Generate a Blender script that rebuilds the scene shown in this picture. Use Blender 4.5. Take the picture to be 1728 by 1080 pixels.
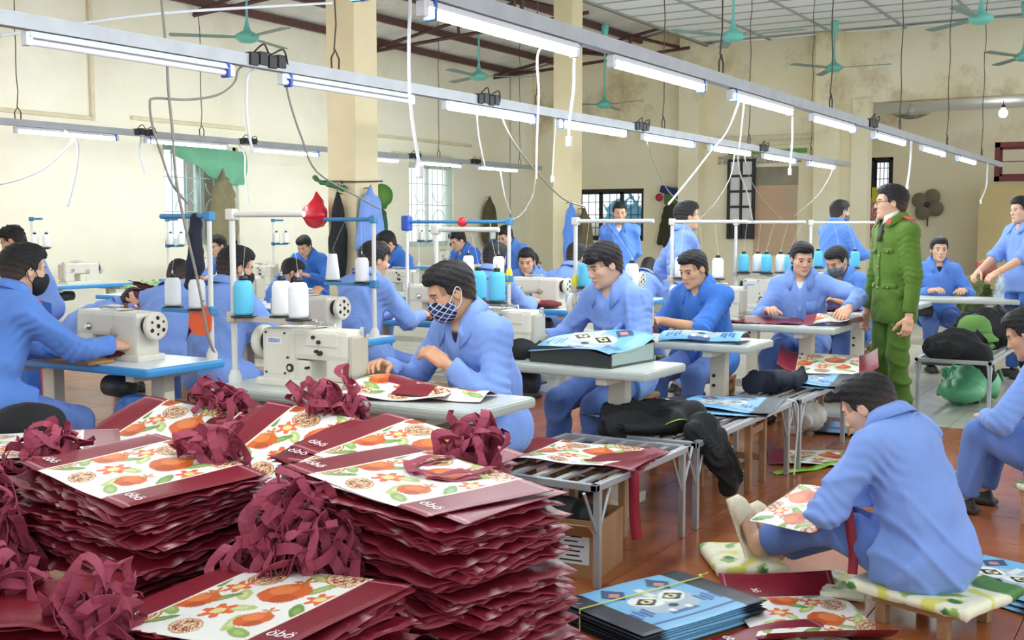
import bpy, bmesh, math, random
import numpy as np
from mathutils import Vector, Matrix

# ------------------------------------------------------------------ scene, camera, light
for _o in list(bpy.data.objects):
    bpy.data.objects.remove(_o, do_unlink=True)
scene = bpy.context.scene
COL = scene.collection
random.seed(7)
RNG = np.random.RandomState(11)

CAM_H = 1.45
FOCAL = 1900.0                      # in pixels of a 1728 px wide frame
YAW = math.radians(31.4)            # viewing direction against the room's long axis (+X)
PITCH = math.atan(159.0 / FOCAL)    # tilted slightly down
cam_data = bpy.data.cameras.new('camera')
cam_data.sensor_width = 36.0
cam_data.lens = FOCAL / 1728.0 * 36.0
cam_data.clip_start = 0.05
cam_data.clip_end = 200.0
cam = bpy.data.objects.new('camera', cam_data)
COL.objects.link(cam)
cam.location = (0.0, 0.0, CAM_H)
cam.rotation_euler = (math.pi / 2 - PITCH, 0.0, YAW - math.pi / 2)
scene.camera = cam

world = bpy.data.worlds.new('world')
scene.world = world
world.use_nodes = True
_bg = world.node_tree.nodes['Background']
_bg.inputs[0].default_value = (0.90, 0.96, 1.0, 1)
_bg.inputs[1].default_value = 1.1

scene.view_settings.view_transform = 'Standard'
scene.view_settings.look = 'None'
scene.view_settings.gamma = 1.0
scene.view_settings.use_curve_mapping = False
scene.view_settings.exposure = 0.56
TUBE_POWER = 95.0

# ------------------------------------------------------------------ measuring helper: a photo pixel to a place in the room
_c, _s = math.cos(YAW), math.sin(YAW)
_cp, _sp = math.cos(PITCH), math.sin(PITCH)
def P(px, py, z=None, X=None, Y=None):
    u, v = (px - 864.0) / FOCAL, (540.0 - py) / FOCAL
    d = Vector((_s * u + _c * _sp * v + _c * _cp, -_c * u + _s * _sp * v + _s * _cp, _cp * v - _sp))
    if z is not None: t = (z - CAM_H) / d.z
    elif X is not None: t = X / d.x
    else: t = Y / d.y
    return Vector((d.x * t, d.y * t, CAM_H + d.z * t))

# ------------------------------------------------------------------ materials
MATS = {}
def _mat(name):
    m = bpy.data.materials.new(name); m.use_nodes = True
    return m, m.node_tree.nodes, m.node_tree.links, m.node_tree.nodes['Principled BSDF']
def lin(c):
    if isinstance(c, str):
        c = [int(c[i:i + 2], 16) / 255.0 for i in (0, 2, 4)]
    return tuple((x / 12.92 if x <= 0.04045 else ((x + 0.055) / 1.055) ** 2.4) for x in c[:3]) + (1.0,)
def plain(name, col, rough=0.6, metal=0.0, noise=0.0, nscale=8.0, bump=0.0, bscale=40.0, alpha=1.0, trans=0.0, spec=0.5, sheen=0.0):
    """Principled material with slight procedural colour variation and fine relief."""
    if name in MATS: return MATS[name]
    m, n, l, b = _mat(name)
    c = lin(col)
    b.inputs['Base Color'].default_value = c
    b.inputs['Roughness'].default_value = rough
    b.inputs['Metallic'].default_value = metal
    b.inputs['Specular IOR Level'].default_value = spec
    if sheen: b.inputs['Sheen Weight'].default_value = sheen
    if trans: b.inputs['Transmission Weight'].default_value = trans
    if alpha < 1: b.inputs['Alpha'].default_value = alpha
    if noise or bump:
        tc = n.new('ShaderNodeTexCoord')
    if noise:
        t = n.new('ShaderNodeTexNoise'); t.inputs['Scale'].default_value = nscale; t.inputs['Detail'].default_value = 4
        l.new(tc.outputs['Object'], t.inputs['Vector'])
        mr = n.new('ShaderNodeMapRange')
        mr.inputs[1].default_value = 0.3; mr.inputs[2].default_value = 0.7
        mr.inputs[3].default_value = 1 - noise; mr.inputs[4].default_value = 1 + noise
        l.new(t.outputs['Fac'], mr.inputs[0])
        mx = n.new('ShaderNodeMix'); mx.data_type = 'RGBA'; mx.blend_type = 'MULTIPLY'; mx.inputs[0].default_value = 1
        mx.inputs[6].default_value = c
        l.new(mr.outputs[0], mx.inputs[7]); l.new(mx.outputs[2], b.inputs['Base Color'])
    if bump:
        t2 = n.new('ShaderNodeTexNoise'); t2.inputs['Scale'].default_value = bscale; t2.inputs['Detail'].default_value = 3
        l.new(tc.outputs['Object'], t2.inputs['Vector'])
        bp = n.new('ShaderNodeBump'); bp.inputs['Strength'].default_value = bump; bp.inputs['Distance'].default_value = 0.01
        l.new(t2.outputs['Fac'], bp.inputs['Height']); l.new(bp.outputs[0], b.inputs['Normal'])
    MATS[name] = m
    return m
def emit(name, col, strength):
    if name in MATS: return MATS[name]
    m, n, l, b = _mat(name)
    b.inputs['Base Color'].default_value = lin(col)
    b.inputs['Emission Color'].default_value = lin(col)
    b.inputs['Emission Strength'].default_value = strength
    MATS[name] = m
    return m
def vcol(name, rough=0.6, spec=0.4, bump=0.0, bscale=60.0, sss=0.0, noise=0.0):
    """Colours come from the mesh's own colour attribute (printed cloth, skin, hair fade)."""
    if name in MATS: return MATS[name]
    m, n, l, b = _mat(name)
    a = n.new('ShaderNodeVertexColor'); a.layer_name = 'Col'
    l.new(a.outputs['Color'], b.inputs['Base Color'])
    b.inputs['Roughness'].default_value = rough
    b.inputs['Specular IOR Level'].default_value = spec
    if sss:
        b.inputs['Subsurface Weight'].default_value = sss
        b.inputs['Subsurface Radius'].default_value = (0.01, 0.004, 0.002)
    if bump:
        tc = n.new('ShaderNodeTexCoord')
        t2 = n.new('ShaderNodeTexNoise'); t2.inputs['Scale'].default_value = bscale; t2.inputs['Detail'].default_value = 3
        l.new(tc.outputs['Object'], t2.inputs['Vector'])
        bp = n.new('ShaderNodeBump'); bp.inputs['Strength'].default_value = bump; bp.inputs['Distance'].default_value = 0.01
        l.new(t2.outputs['Fac'], bp.inputs['Height']); l.new(bp.outputs[0], b.inputs['Normal'])
    MATS[name] = m
    return m

# ------------------------------------------------------------------ mesh and object helpers
class MB:
    """Collects boxes, tubes, lathes and prisms for ONE mesh."""
    def __init__(self): self.v, self.f, self.fm, self.sm = [], [], [], []
    def add(self, vs, fs, mi=0, smooth=False):
        o = len(self.v)
        self.v += [tuple(p) for p in vs]
        for f in fs:
            self.f.append(tuple(i + o for i in f)); self.fm.append(mi); self.sm.append(smooth)
        return self
    def box(self, c, s, rot=None, mi=0, bev=0.0):
        hx, hy, hz = s[0] / 2, s[1] / 2, s[2] / 2
        if bev <= 0:
            vs = [(x, y, z) for x in (-hx, hx) for y in (-hy, hy) for z in (-hz, hz)]
            fs = [(0, 1, 3, 2), (4, 6, 7, 5), (0, 4, 5, 1), (2, 3, 7, 6), (0, 2, 6, 4), (1, 5, 7, 3)]
        else:
            b = min(bev, hx * .98, hy * .98, hz * .98)
            bm = bmesh.new(); bmesh.ops.create_cube(bm, size=1.0)
            for q in bm.verts: q.co = Vector((q.co.x * 2 * hx, q.co.y * 2 * hy, q.co.z * 2 * hz))
            bmesh.ops.bevel(bm, geom=list(bm.edges), offset=b, segments=2, profile=0.6, affect='EDGES')
            bm.verts.ensure_lookup_table()
            vs = [tuple(q.co) for q in bm.verts]; fs = [tuple(q.index for q in f.verts) for f in bm.faces]; bm.free()
        c = Vector(c)
        M = rot if rot is not None else Matrix.Identity(3)
        return self.add([M @ Vector(p) + c for p in vs], fs, mi)
    def tube(self, pts, r, n=8, mi=0, closed=False, cap=True, smooth=True):
        pts = [Vector(p) for p in pts]
        rs = r if isinstance(r, (list, tuple)) else [r] * len(pts)
        N = len(pts); vs = []; fs = []
        prev = None
        for i, p in enumerate(pts):
            if closed: t = pts[(i + 1) % N] - pts[i - 1]
            else: t = pts[min(i + 1, N - 1)] - pts[max(i - 1, 0)]
            if t.length < 1e-9: t = Vector((0, 0, 1))
            t.normalize()
            if prev is None:
                a = Vector((0, 0, 1)) if abs(t.z) < 0.9 else Vector((1, 0, 0))
                u = t.cross(a).normalized()
            else:
                u = prev - t * prev.dot(t)
                u = u.normalized() if u.length > 1e-6 else t.orthogonal().normalized()
            prev = u
            w = t.cross(u)
            for k in range(n):
                an = 2 * math.pi * k / n
                vs.append(p + (u * math.cos(an) + w * math.sin(an)) * rs[i])
        M = N if closed else N - 1
        for i in range(M):
            j = (i + 1) % N
            for k in range(n):
                k2 = (k + 1) % n
                fs.append((i * n + k, i * n + k2, j * n + k2, j * n + k))
        self.add(vs, fs, mi, smooth)
        if cap and not closed:
            self.add(vs[:n], [tuple(range(n))[::-1]], mi); self.add(vs[-n:], [tuple(range(n))], mi)
        return self
    def lathe(self, prof, c=(0, 0, 0), n=16, axis='Z', mi=0, smooth=True):
        vs, fs = [], []
        for (r, h) in prof:
            for k in range(n):
                a = 2 * math.pi * k / n
                p = (r * math.cos(a), r * math.sin(a), h)
                if axis == 'X': p = (p[2], p[0], p[1])
                elif axis == 'Y': p = (p[1], p[2], p[0])
                vs.append((p[0] + c[0], p[1] + c[1], p[2] + c[2]))
        m = len(prof)
        for i in range(m - 1):
            for k in range(n):
                k2 = (k + 1) % n
                fs.append((i * n + k, i * n + k2, (i + 1) * n + k2, (i + 1) * n + k))
        self.add(vs, fs, mi, smooth)
        if prof[0][0] > 1e-5: self.add(vs[:n], [tuple(range(n))[::-1]], mi)
        if prof[-1][0] > 1e-5: self.add(vs[-n:], [tuple(range(n))], mi)
        return self
    def prism(self, poly, axis='X', a=0.0, b=1.0, mi=0):
        """Extrude a 2D outline (in the two other axes) between a and b along axis."""
        n = len(poly)
        def pt(q, h):
            if axis == 'X': return (h, q[0], q[1])
            if axis == 'Y': return (q[0], h, q[1])
            return (q[0], q[1], h)
        vs = [pt(q, a) for q in poly] + [pt(q, b) for q in poly]
        fs = [tuple(range(n))[::-1], tuple(range(n, 2 * n))]
        for i in range(n):
            j = (i + 1) % n
            fs.append((i, j, n + j, n + i))
        return self.add(vs, fs, mi)
    def mesh(self, name, mats):
        me = bpy.data.meshes.new(name)
        me.from_pydata(self.v, [], self.f)
        for m in (mats if isinstance(mats, (list, tuple)) else [mats]): me.materials.append(m)
        me.polygons.foreach_set('material_index', self.fm)
        me.polygons.foreach_set('use_smooth', self.sm)
        bm = bmesh.new(); bm.from_mesh(me); bmesh.ops.recalc_face_normals(bm, faces=bm.faces); bm.to_mesh(me); bm.free()
        me.update()
        return me
    def build(self, name, mats, parent=None, **kw):
        return put(name, self.mesh(name, mats), parent, **kw)

def put(name, me, parent=None, loc=None, rot=None):
    o = bpy.data.objects.new(name, me); COL.objects.link(o)
    if parent is not None: o.parent = parent
    if loc is not None: o.location = loc
    if rot is not None: o.rotation_euler = rot
    return o
def tag(o, label=None, cat=None, group=None, kind=None):
    if label: o['label'] = label
    if cat: o['category'] = cat
    if group: o['group'] = group
    if kind: o['kind'] = kind
    return o
def thing(name, label, cat, loc=(0, 0, 0), rz=0.0, group=None):
    o = bpy.data.objects.new(name, None); COL.objects.link(o)
    o.empty_display_size = 0.1
    o.location = loc; o.rotation_euler = (0, 0, rz)
    return tag(o, label, cat, group)
def struct(o): o['kind'] = 'structure'; return o
def copy_tree(o, parent=None):
    c = o.copy(); COL.objects.link(c)
    c.parent = parent
    for ch in list(o.children): copy_tree(ch, c)
    return c
def dup(o, loc, rz=0.0, label=None, group=None):
    c = copy_tree(o); c.location = loc; c.rotation_euler = (0, 0, rz)
    if label: c['label'] = label
    if group: c['group'] = group
    return c
def fast_mesh(name, V, F, mat, smooth=True, cols=None):
    """numpy vertices and quads/triangles straight into one mesh."""
    me = bpy.data.meshes.new(name)
    V = np.asarray(V, dtype=np.float32); F = np.asarray(F, dtype=np.int32)
    k = F.shape[1]
    me.vertices.add(len(V)); me.vertices.foreach_set('co', V.ravel())
    me.loops.add(F.size); me.loops.foreach_set('vertex_index', F.ravel())
    me.polygons.add(len(F))
    me.polygons.foreach_set('loop_start', np.arange(0, F.size, k, dtype=np.int32))
    me.polygons.foreach_set('use_smooth', np.full(len(F), smooth))
    me.update(calc_edges=True)
    for m in (mat if isinstance(mat, (list, tuple)) else [mat]): me.materials.append(m)
    if cols is not None:
        ca = me.color_attributes.new('Col', 'FLOAT_COLOR', 'POINT')
        cc = np.ones((len(V), 4), dtype=np.float32); cc[:, :3] = cols
        ca.data.foreach_set('color', cc.ravel())
    me.validate(); me.update()
    return me
def sag(a, b, drop, n=14):
    a, b = Vector(a), Vector(b)
    return [a.lerp(b, i / n) - Vector((0, 0, drop * 4 * (i / n) * (1 - i / n))) for i in range(n + 1)]
def smooth_path(pts, n=6):
    """Catmull-Rom through the points."""
    pts = [Vector(p) for p in pts]; out = []
    for i in range(len(pts) - 1):
        p0 = pts[max(i - 1, 0)]; p1 = pts[i]; p2 = pts[i + 1]; p3 = pts[min(i + 2, len(pts) - 1)]
        for k in range(n):
            t = k / n
            out.append(0.5 * ((2 * p1) + (p2 - p0) * t + (2 * p0 - 5 * p1 + 4 * p2 - p3) * t * t + (3 * p1 - p0 - 3 * p2 + p3) * t ** 3))
    out.append(pts[-1])
    return out
def rot3(rx=0, ry=0, rz=0):
    from mathutils import Euler
    return Euler((rx, ry, rz)).to_matrix()
# ------------------------------------------------------------------ the room shell
XW, YW = 20.5, 12.4          # end wall and left wall planes
CEIL_Z = 4.87                # suspended ceiling
CEIL_Y = 8.15                # its edge, on the line of pillars
def roof_z(y): return 4.60 + (YW - y) * 0.17

def wall_mat(name, c1, c2, stain='8a6a3c', samt=0.5, zlo=2.9, seed=0.0):
    m, n, l, b = _mat(name)
    b.inputs['Roughness'].default_value = 0.85
    geo = n.new('ShaderNodeNewGeometry')
    mp = n.new('ShaderNodeMapping'); mp.inputs['Location'].default_value = (seed, seed * .7, 0)
    l.new(geo.outputs['Position'], mp.inputs['Vector'])
    t = n.new('ShaderNodeTexNoise'); t.inputs['Scale'].default_value = 0.8; t.inputs['Detail'].default_value = 5
    l.new(mp.outputs[0], t.inputs['Vector'])
    r = n.new('ShaderNodeValToRGB'); r.color_ramp.elements[0].position = .35; r.color_ramp.elements[1].position = .68
    r.color_ramp.elements[0].color = lin(c1); r.color_ramp.elements[1].color = lin(c2)
    l.new(t.outputs['Fac'], r.inputs[0])
    # damp stains and flaked patches, a band high on the wall where the paint has come off
    t2 = n.new('ShaderNodeTexNoise'); t2.inputs['Scale'].default_value = .75; t2.inputs['Detail'].default_value = 10; t2.inputs['Roughness'].default_value = .66
    l.new(mp.outputs[0], t2.inputs['Vector'])
    r2 = n.new('ShaderNodeValToRGB'); r2.color_ramp.elements[0].position = .50; r2.color_ramp.elements[1].position = .68
    l.new(t2.outputs['Fac'], r2.inputs[0])
    sx = n.new('ShaderNodeSeparateXYZ'); l.new(geo.outputs['Position'], sx.inputs[0])
    mr = n.new('ShaderNodeMapRange'); mr.inputs[1].default_value = zlo; mr.inputs[2].default_value = zlo + .7
    mr.inputs[3].default_value = 0.04; mr.inputs[4].default_value = samt
    l.new(sx.outputs['Z'], mr.inputs[0])
    mu = n.new('ShaderNodeMath'); mu.operation = 'MULTIPLY'
    l.new(r2.outputs[0], mu.inputs[0]); l.new(mr.outputs[0], mu.inputs[1])
    mx = n.new('ShaderNodeMix'); mx.data_type = 'RGBA'
    l.new(mu.outputs[0], mx.inputs[0]); l.new(r.outputs[0], mx.inputs[6]); mx.inputs[7].default_value = lin(stain)
    l.new(mx.outputs[2], b.inputs['Base Color'])
    bp = n.new('ShaderNodeBump'); bp.inputs['Strength'].default_value = .15; bp.inputs['Distance'].default_value = .02
    l.new(t2.outputs['Fac'], bp.inputs['Height']); l.new(bp.outputs[0], b.inputs['Normal'])
    MATS[name] = m
    return m
M_WALL = wall_mat('cream_wall_paint', 'efe9d0', 'f4f0dd', samt=.15)
M_WALL_END = wall_mat('tan_wall_paint', 'efe2bd', 'f4ecd2', stain='a3824c', samt=.8, zlo=2.8, seed=3.1)
M_PILLAR = plain('pillar_paint', 'e2d3ab', .8, noise=.03, nscale=3)
M_GREYWHITE = plain('ceiling_panel_white', 'f4f6f6', .9, noise=.02)
M_DARKSTEEL = plain('rust_red_steel', '5a3a38', .6, noise=.15, nscale=12)
M_ROOF = plain('roof_sheet_underside', 'dedad2', .7, noise=.12, nscale=2)

def wall_with_holes(name, axis, plane, thick, a0, a1, z0, z1, holes, mat, top=None):
    """A straight wall along one axis with rectangular openings (a, b, zlo, zhi); built from the blocks around them."""
    mb = MB()
    cuts = sorted({a0, a1} | {h[0] for h in holes} | {h[1] for h in holes})
    def blk(p, q, zl, zh):
        if zh - zl < 1e-4: return
        c = (p + q) / 2
        if axis == 'X': mb.box((c, plane + thick / 2, (zl + zh) / 2), (q - p, thick, zh - zl))
        else: mb.box((plane + thick / 2, c, (zl + zh) / 2), (thick, q - p, zh - zl))
    for p, q in zip(cuts[:-1], cuts[1:]):
        hs = sorted([h for h in holes if h[0] <= p + 1e-6 and h[1] >= q - 1e-6], key=lambda h: h[2])
        z = z0
        for h in hs:
            blk(p, q, z, h[2]); z = h[3]
        zt = z1
        blk(p, q, z, zt)
    return struct(mb.build(name, mat))

# floor slab, its tiles set on top
fl = MB().box((9, 4.5, -0.06), (30, 17, 0.10)).build('floor', plain('tile_joint_grout', '6d5b4c', .8)); struct(fl)
def tile_mat(name, c1, c2, rough):
    m, n, l, b = _mat(name)
    geo = n.new('ShaderNodeNewGeometry')
    t = n.new('ShaderNodeTexNoise'); t.inputs['Scale'].default_value = 3.5; t.inputs['Detail'].default_value = 6; t.inputs['Distortion'].default_value = .8
    l.new(geo.outputs['Position'], t.inputs['Vector'])
    r = n.new('ShaderNodeValToRGB'); r.color_ramp.elements[0].position = .3; r.color_ramp.elements[1].position = .7
    r.color_ramp.elements[0].color = lin(c1); r.color_ramp.elements[1].color = lin(c2)
    l.new(t.outputs['Fac'], r.inputs[0]); l.new(r.outputs[0], b.inputs['Base Color'])
    b.inputs['Roughness'].default_value = rough
    MATS[name] = m
    return m
M_TILE_A = tile_mat('russet_glazed_tile', '94522c', 'a8663c', .22)
M_TILE_B = tile_mat('pale_grey_tile', 'b4b3a8', 'c9c8bd', .16)
TS = 0.5
def tile_mesh(name, m):
    return MB().box((0, 0, 0), (TS - .004, TS - .004, .012), bev=.002).mesh(name, m)
ta, tb = tile_mesh('tile', M_TILE_A), tile_mesh('tile', M_TILE_B)
BOUND_X = 8.5
ntile = 0
rest_a, rest_b = MB(), MB()
for i in range(-2, 42):
    for j in range(-5, 25):
        x, y = i * TS + .25, j * TS + .25
        d = x * _c + y * _s; r = x * _s - y * _c
        me = ta if x < BOUND_X else tb
        near = (d > 2.6 and abs(r / d) < .52 and y < 4.3 and y > -1.6 and x < 12.6 and x > 2.4)
        hidden_left = r / d < -0.02 and y > 2.4          # under the bag stacks and tables
        if near and not hidden_left and ntile < 290:
            put('tile', me, fl, (x, y, -0.006)); ntile += 1
        else:
            (rest_a if x < BOUND_X else rest_b).add(
                [(x - .248, y - .248, 0), (x + .248, y - .248, 0), (x + .248, y + .248, 0), (x - .248, y + .248, 0)], [(0, 1, 2, 3)])
tag(rest_a.build('tile_field', M_TILE_A, fl), kind='stuff'); tag(rest_b.build('tile_field', M_TILE_B, fl), kind='stuff')

# left wall with two window openings, end wall with one, recess to the right of it
WIN1 = (10.98, 12.42, 1.17, 2.62)
WIN2 = (16.70, 18.15, 1.06, 2.62)
wall_with_holes('wall_left', 'X', YW, .25, 1.0, XW + .25, 0, 4.62, [WIN1, WIN2], M_WALL)
WIN3 = (9.46, 11.0, 1.15, 2.19)      # Y range on the end wall
we = wall_with_holes('wall_right', 'Y', XW, .25, 5.35, YW, 0, 4.62, [WIN3], M_WALL_END)
gab = MB(); gab.prism([(CEIL_Y, 4.62), (YW, 4.62), (CEIL_Y, roof_z(CEIL_Y))], 'X', XW, XW + .25)
gab.box((XW + .125, (5.35 + CEIL_Y) / 2, 4.75), (.25, CEIL_Y - 5.35, .26))
gab.build('gable', M_WALL_END, we)
# header beam over the recess
struct(MB().box((XW + .15, 1.2, 4.25), (.3, 8.3, 1.25)).build('wall_right_header', M_WALL_END))
RX = 23.0
RWIN = [(5.24, 5.66, 1.95, 2.80)]
wall_with_holes('wall_recess_back', 'Y', RX, .2, -3, 8.6, 0, 3.9, RWIN, M_WALL_END)
struct(MB().box((21.9, 2.6, 3.70), (2.6, 11, .12)).build('ceiling_recess', plain('recess_ceiling_white', 'eef0f2', .9)))
struct(MB().box((21.8, 5.85, 1.85), (2.4, .14, 3.7)).build('wall_recess_side', M_WALL_END))
# raised paint ledges and rectangular recess outlines on the walls
def ledge(name, a, b, s=(.05, .05)):
    a, b = Vector(a), Vector(b); m = (a + b) / 2; d = b - a
    sz = [abs(d.x) + s[0], abs(d.y) + s[0], abs(d.z) + s[1]]
    return struct(MB().box(m, sz, bev=.008).build(name, plain('ledge_plaster', 'd9cfae', .85, noise=.08)))
for k, (x0, x1, z) in enumerate([(6.0, 9.75, 2.84), (10.45, 12.5, 2.90), (13.2, 14.9, 2.72), (15.75, 18.7, 3.02), (16.2, 18.0, 2.75)]):
    ledge('trim_%d' % (k + 1), (x0, YW - .03, z), (x1, YW - .03, z))
ledge('trim_6', (9.8, YW - .03, 2.84), (9.8, YW - .03, 4.5))
ledge('trim_7', (XW - .03, 8.2, 3.12), (XW - .03, 6.0, 3.05), (.04, .02))
ledge('trim_8', (XW - .03, 8.2, 2.98), (XW - .03, 6.05, 2.96), (.05, .05))
# pillars on the ceiling edge, pilasters on the walls
def pillar(name, x, y, w, h, mat=M_PILLAR):
    return struct(MB().box((x, y, h / 2), (w, w, h), bev=.012).build(name, mat))
PILX = 9.93
pillar('pillar', PILX, CEIL_Y, .40, 5.3)
pillar('pillar', 14.95, CEIL_Y, .32, 5.3)
pillar('pilaster', XW - .12, 8.40, .40, 5.2, M_WALL_END)
pillar('pilaster', XW - .05, 5.80, .42, 4.9, M_WALL_END)
pillar('pilaster', XW - .1, 12.2, .36, 4.6, M_WALL)
pillar('pilaster', 20.6, 5.25, .30, 3.7, M_WALL_END)
# partition at the far right of the recess with the red-framed window above
struct(MB().box((22.2, 1.2, 1.1), (.12, 4.6, 2.2)).build('wall_partition', wall_mat('olive_tan_partition', 'cfba86', 'd8c696', samt=.3, seed=8)))

# suspended ceiling: frame grid and separate panels
ce = MB()
for j in range(0, 9):
    y = CEIL_Y - j * 1.21
    ce.box((8.5, y, CEIL_Z - .004), (25, .035, .03))
for i in range(0, 41):
    ce.box((-3.5 + i * .605, 3.3, CEIL_Z - .002), (.022, 9.7, .02))
ce.box((8.5, 3.3, CEIL_Z + .08), (25, 9.8, .02))
ceil_o = struct(ce.build('ceiling', plain('ceiling_grid_grey', 'a7a9a6', .7)))
pm = MB().box((0, 0, 0), (.58, 1.17, .015), bev=.004).mesh('panel', M_GREYWHITE)
prest = MB()
for i in range(0, 41):
    for j in range(0, 8):
        x, y = -3.5 + (i + .5) * .605, CEIL_Y - (j + .5) * 1.21
        if x > XW - .25: continue
        if 7.5 < x: put('panel', pm, ceil_o, (x, y, CEIL_Z + .012 + random.uniform(-.004, .004)))
        else: prest.box((x, y, CEIL_Z + .012), (.58, 1.17, .015))
tag(prest.build('panel_field', M_GREYWHITE, ceil_o), kind='stuff')
fas = struct(MB().box((8.5, CEIL_Y + .02, CEIL_Z + .05), (25, .05, .16)).build('trim_9', plain('ceiling_edge_dark', '8d8475', .8)))

# corrugated metal roof over the left bay, on rust-red purlins and trusses
roof = bpy.data.objects.new('roof', None); COL.objects.link(roof); struct(roof)
def sheet_mesh():
    nx, ny = 40, 2
    V, Fq = [], []
    for j in range(ny):
        y = CEIL_Y - .3 + j * (YW + .3 - CEIL_Y + .3)
        for i in range(nx + 1):
            V.append((i * 1.02 / nx, y, roof_z(y) + .06 + .018 * math.sin(i / nx * 2 * math.pi * 8)))
    for i in range(nx): Fq.append((i, i + 1, nx + 2 + i, nx + 1 + i))
    V2 = [(a, b, c + .004) for a, b, c in V]; n0 = len(V)
    F2 = [tuple(q + n0 for q in f[::-1]) for f in Fq]
    mb = MB(); mb.add(V + V2, Fq + F2, 0, True)
    return mb.mesh('sheet', M_ROOF)
sm = sheet_mesh()
for i in range(14): put('sheet', sm, roof, (7.0 + i * 1.0, 0, (i % 2) * .006))
for y in (12.25, 11.35, 10.45, 9.55, 8.65):
    MB().box((14, y, roof_z(y) - .02), (14, .07, .11)).build('purlin', M_DARKSTEEL, roof)
for x in (11.6, 15.6, 19.6):
    mb = MB()
    y0, y1 = CEIL_Y, YW
    for ya, za, yb, zb in [(y0, roof_z(y0) - .12, y1, roof_z(y1) - .12), (y0, roof_z(y0) - .62, y1, roof_z(y1) - .16),
                           (y0 + 1.2, roof_z(y0 + 1.2) - .1, y0 + .2, roof_z(y0) - .6), (y0 + 1.2, roof_z(y0 + 1.2) - .1, y0 + 1.2, roof_z(y0 + 1.2) - .5),
                           (y0 + 2.4, roof_z(y0 + 2.4) - .1, y0 + 1.2, roof_z(y0 + 1.2) - .5), (y0 + 2.4, roof_z(y0 + 2.4) - .1, y0 + 2.4, roof_z(y0 + 2.4) - .36)]:
        mb.tube([(x, ya, za), (x, yb, zb)], .03, n=4, smooth=False)
    mb.build('truss', M_DARKSTEEL, roof)

# ------------------------------------------------------------------ windows
M_FRAME_PALE = plain('pale_green_window_paint', 'c9d8cc', .5)
M_BAR = plain('window_bar_white', 'd7e0dd', .45)
M_BLACKFRAME = plain('black_window_paint', '1d1c1e', .5)
M_REDFRAME = plain('oxblood_window_paint', '6e2a2a', .5)
M_GLASS = plain('window_glass', 'f4fafa', .03, trans=1.0, alpha=.12)
def window(name, axis, plane, a0, a1, z0, z1, mf, mbar, bars=5, rails=2, sash=2, fw=.06, glass=True, loops=False):
    mb = MB()
    def bx(a, b, zl, zh, dd, off=0.0, into=None):
        m = into if into is not None else mb
        if axis == 'X': m.box(((a + b) / 2, plane + off, (zl + zh) / 2), (b - a, dd, zh - zl))
        else: m.box((plane + off, (a + b) / 2, (zl + zh) / 2), (dd, b - a, zh - zl))
    bx(a0, a0 + fw, z0, z1, .09); bx(a1 - fw, a1, z0, z1, .09); bx(a0, a1, z0, z0 + fw, .09); bx(a0, a1, z1 - fw, z1, .09)
    o = struct(mb.build(name, mf))
    st = (a1 - a0 - 2 * fw) / sash
    for k in range(sash):
        s0 = a0 + fw + k * st
        m2 = MB()
        for q in ((s0, s0 + .035), (s0 + st - .035, s0 + st)): bx(q[0], q[1], z0 + fw, z1 - fw, .05, .03, m2)
        for q in ((z0 + fw, z0 + fw + .04), (z1 - fw - .04, z1 - fw)): bx(s0, s0 + st, q[0], q[1], .05, .03, m2)
        so = m2.build('sash', mf, o)
        if glass:
            m3 = MB(); bx(s0 + .03, s0 + st - .03, z0 + fw + .03, z1 - fw - .03, .006, .03, m3); m3.build('pane', M_GLASS, so)
    for k in range(bars):
        a = a0 + fw + (k + .5) * (a1 - a0 - 2 * fw) / bars
        p = (a, plane - .05) if axis == 'X' else (plane - .05, a)
        MB().tube([(p[0], p[1], z0 + .02), (p[0], p[1], z1 - .02)], .009, n=6).build('bar', mbar, o)
    for k in range(rails):
        z = z0 + (k + 1) * (z1 - z0) / (rails + 1)
        A = (a0, plane - .05, z) if axis == 'X' else (plane - .05, a0, z)
        B = (a1, plane - .05, z) if axis == 'X' else (plane - .05, a1, z)
        MB().tube([A, B], .008, n=6).build('rail', mbar, o)
    if loops:
        w = (a1 - a0) * .26
        for cc in (.3, .7):
            ca = a0 + cc * (a1 - a0)
            for zz, sg in ((z0 + .25, 1), (z1 - .3, -1)):
                pts = []
                for q in range(13):
                    an = math.pi * q / 12
                    a_, z_ = ca + math.cos(an) * w * .5, zz + sg * (.25 + math.sin(an) * w * .5)
                    pts.append((a_, plane - .05, z_) if axis == 'X' else (plane - .05, a_, z_))
                MB().tube(pts, .008, n=6).build('scroll', mbar, o)
    return o
w1 = window('window_1', 'X', YW + .1, *WIN1, M_FRAME_PALE, plain('pale_teal_grille', '9fc9c9', .4), bars=5, rails=2, loops=True)
w2 = window('window_2', 'X', YW + .1, *WIN2, M_FRAME_PALE, M_BAR, bars=8, rails=3, loops=True)
w3 = window('window_3', 'Y', XW + .1, *WIN3, M_BLACKFRAME, M_BLACKFRAME, bars=9, rails=3, sash=3, glass=False)
w4 = window('window_4', 'Y', RX + .05, 5.24, 5.66, 1.95, 2.80, M_BLACKFRAME, M_BLACKFRAME, bars=4, rails=3, sash=1)
w5 = window('window_5', 'Y', 22.12, .9, 3.25, 2.25, 2.95, M_REDFRAME, M_REDFRAME, bars=0, rails=1, sash=3, fw=.09)
# dull wall of a neighbour house outside the first window, brick outside the second
struct(MB().box((12.9, YW + 1.0, 1.4), (1.1, .2, 3.4)).build('wall_outside', plain('neighbour_wall', '6f6a5a', .9, noise=.2)))
struct(MB().box((17.3, YW + 2.6, 0.75), (.5, .2, 1.9)).build('wall_outside', plain('neighbour_brick', 'c98f80', .9, noise=.2)))
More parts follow.
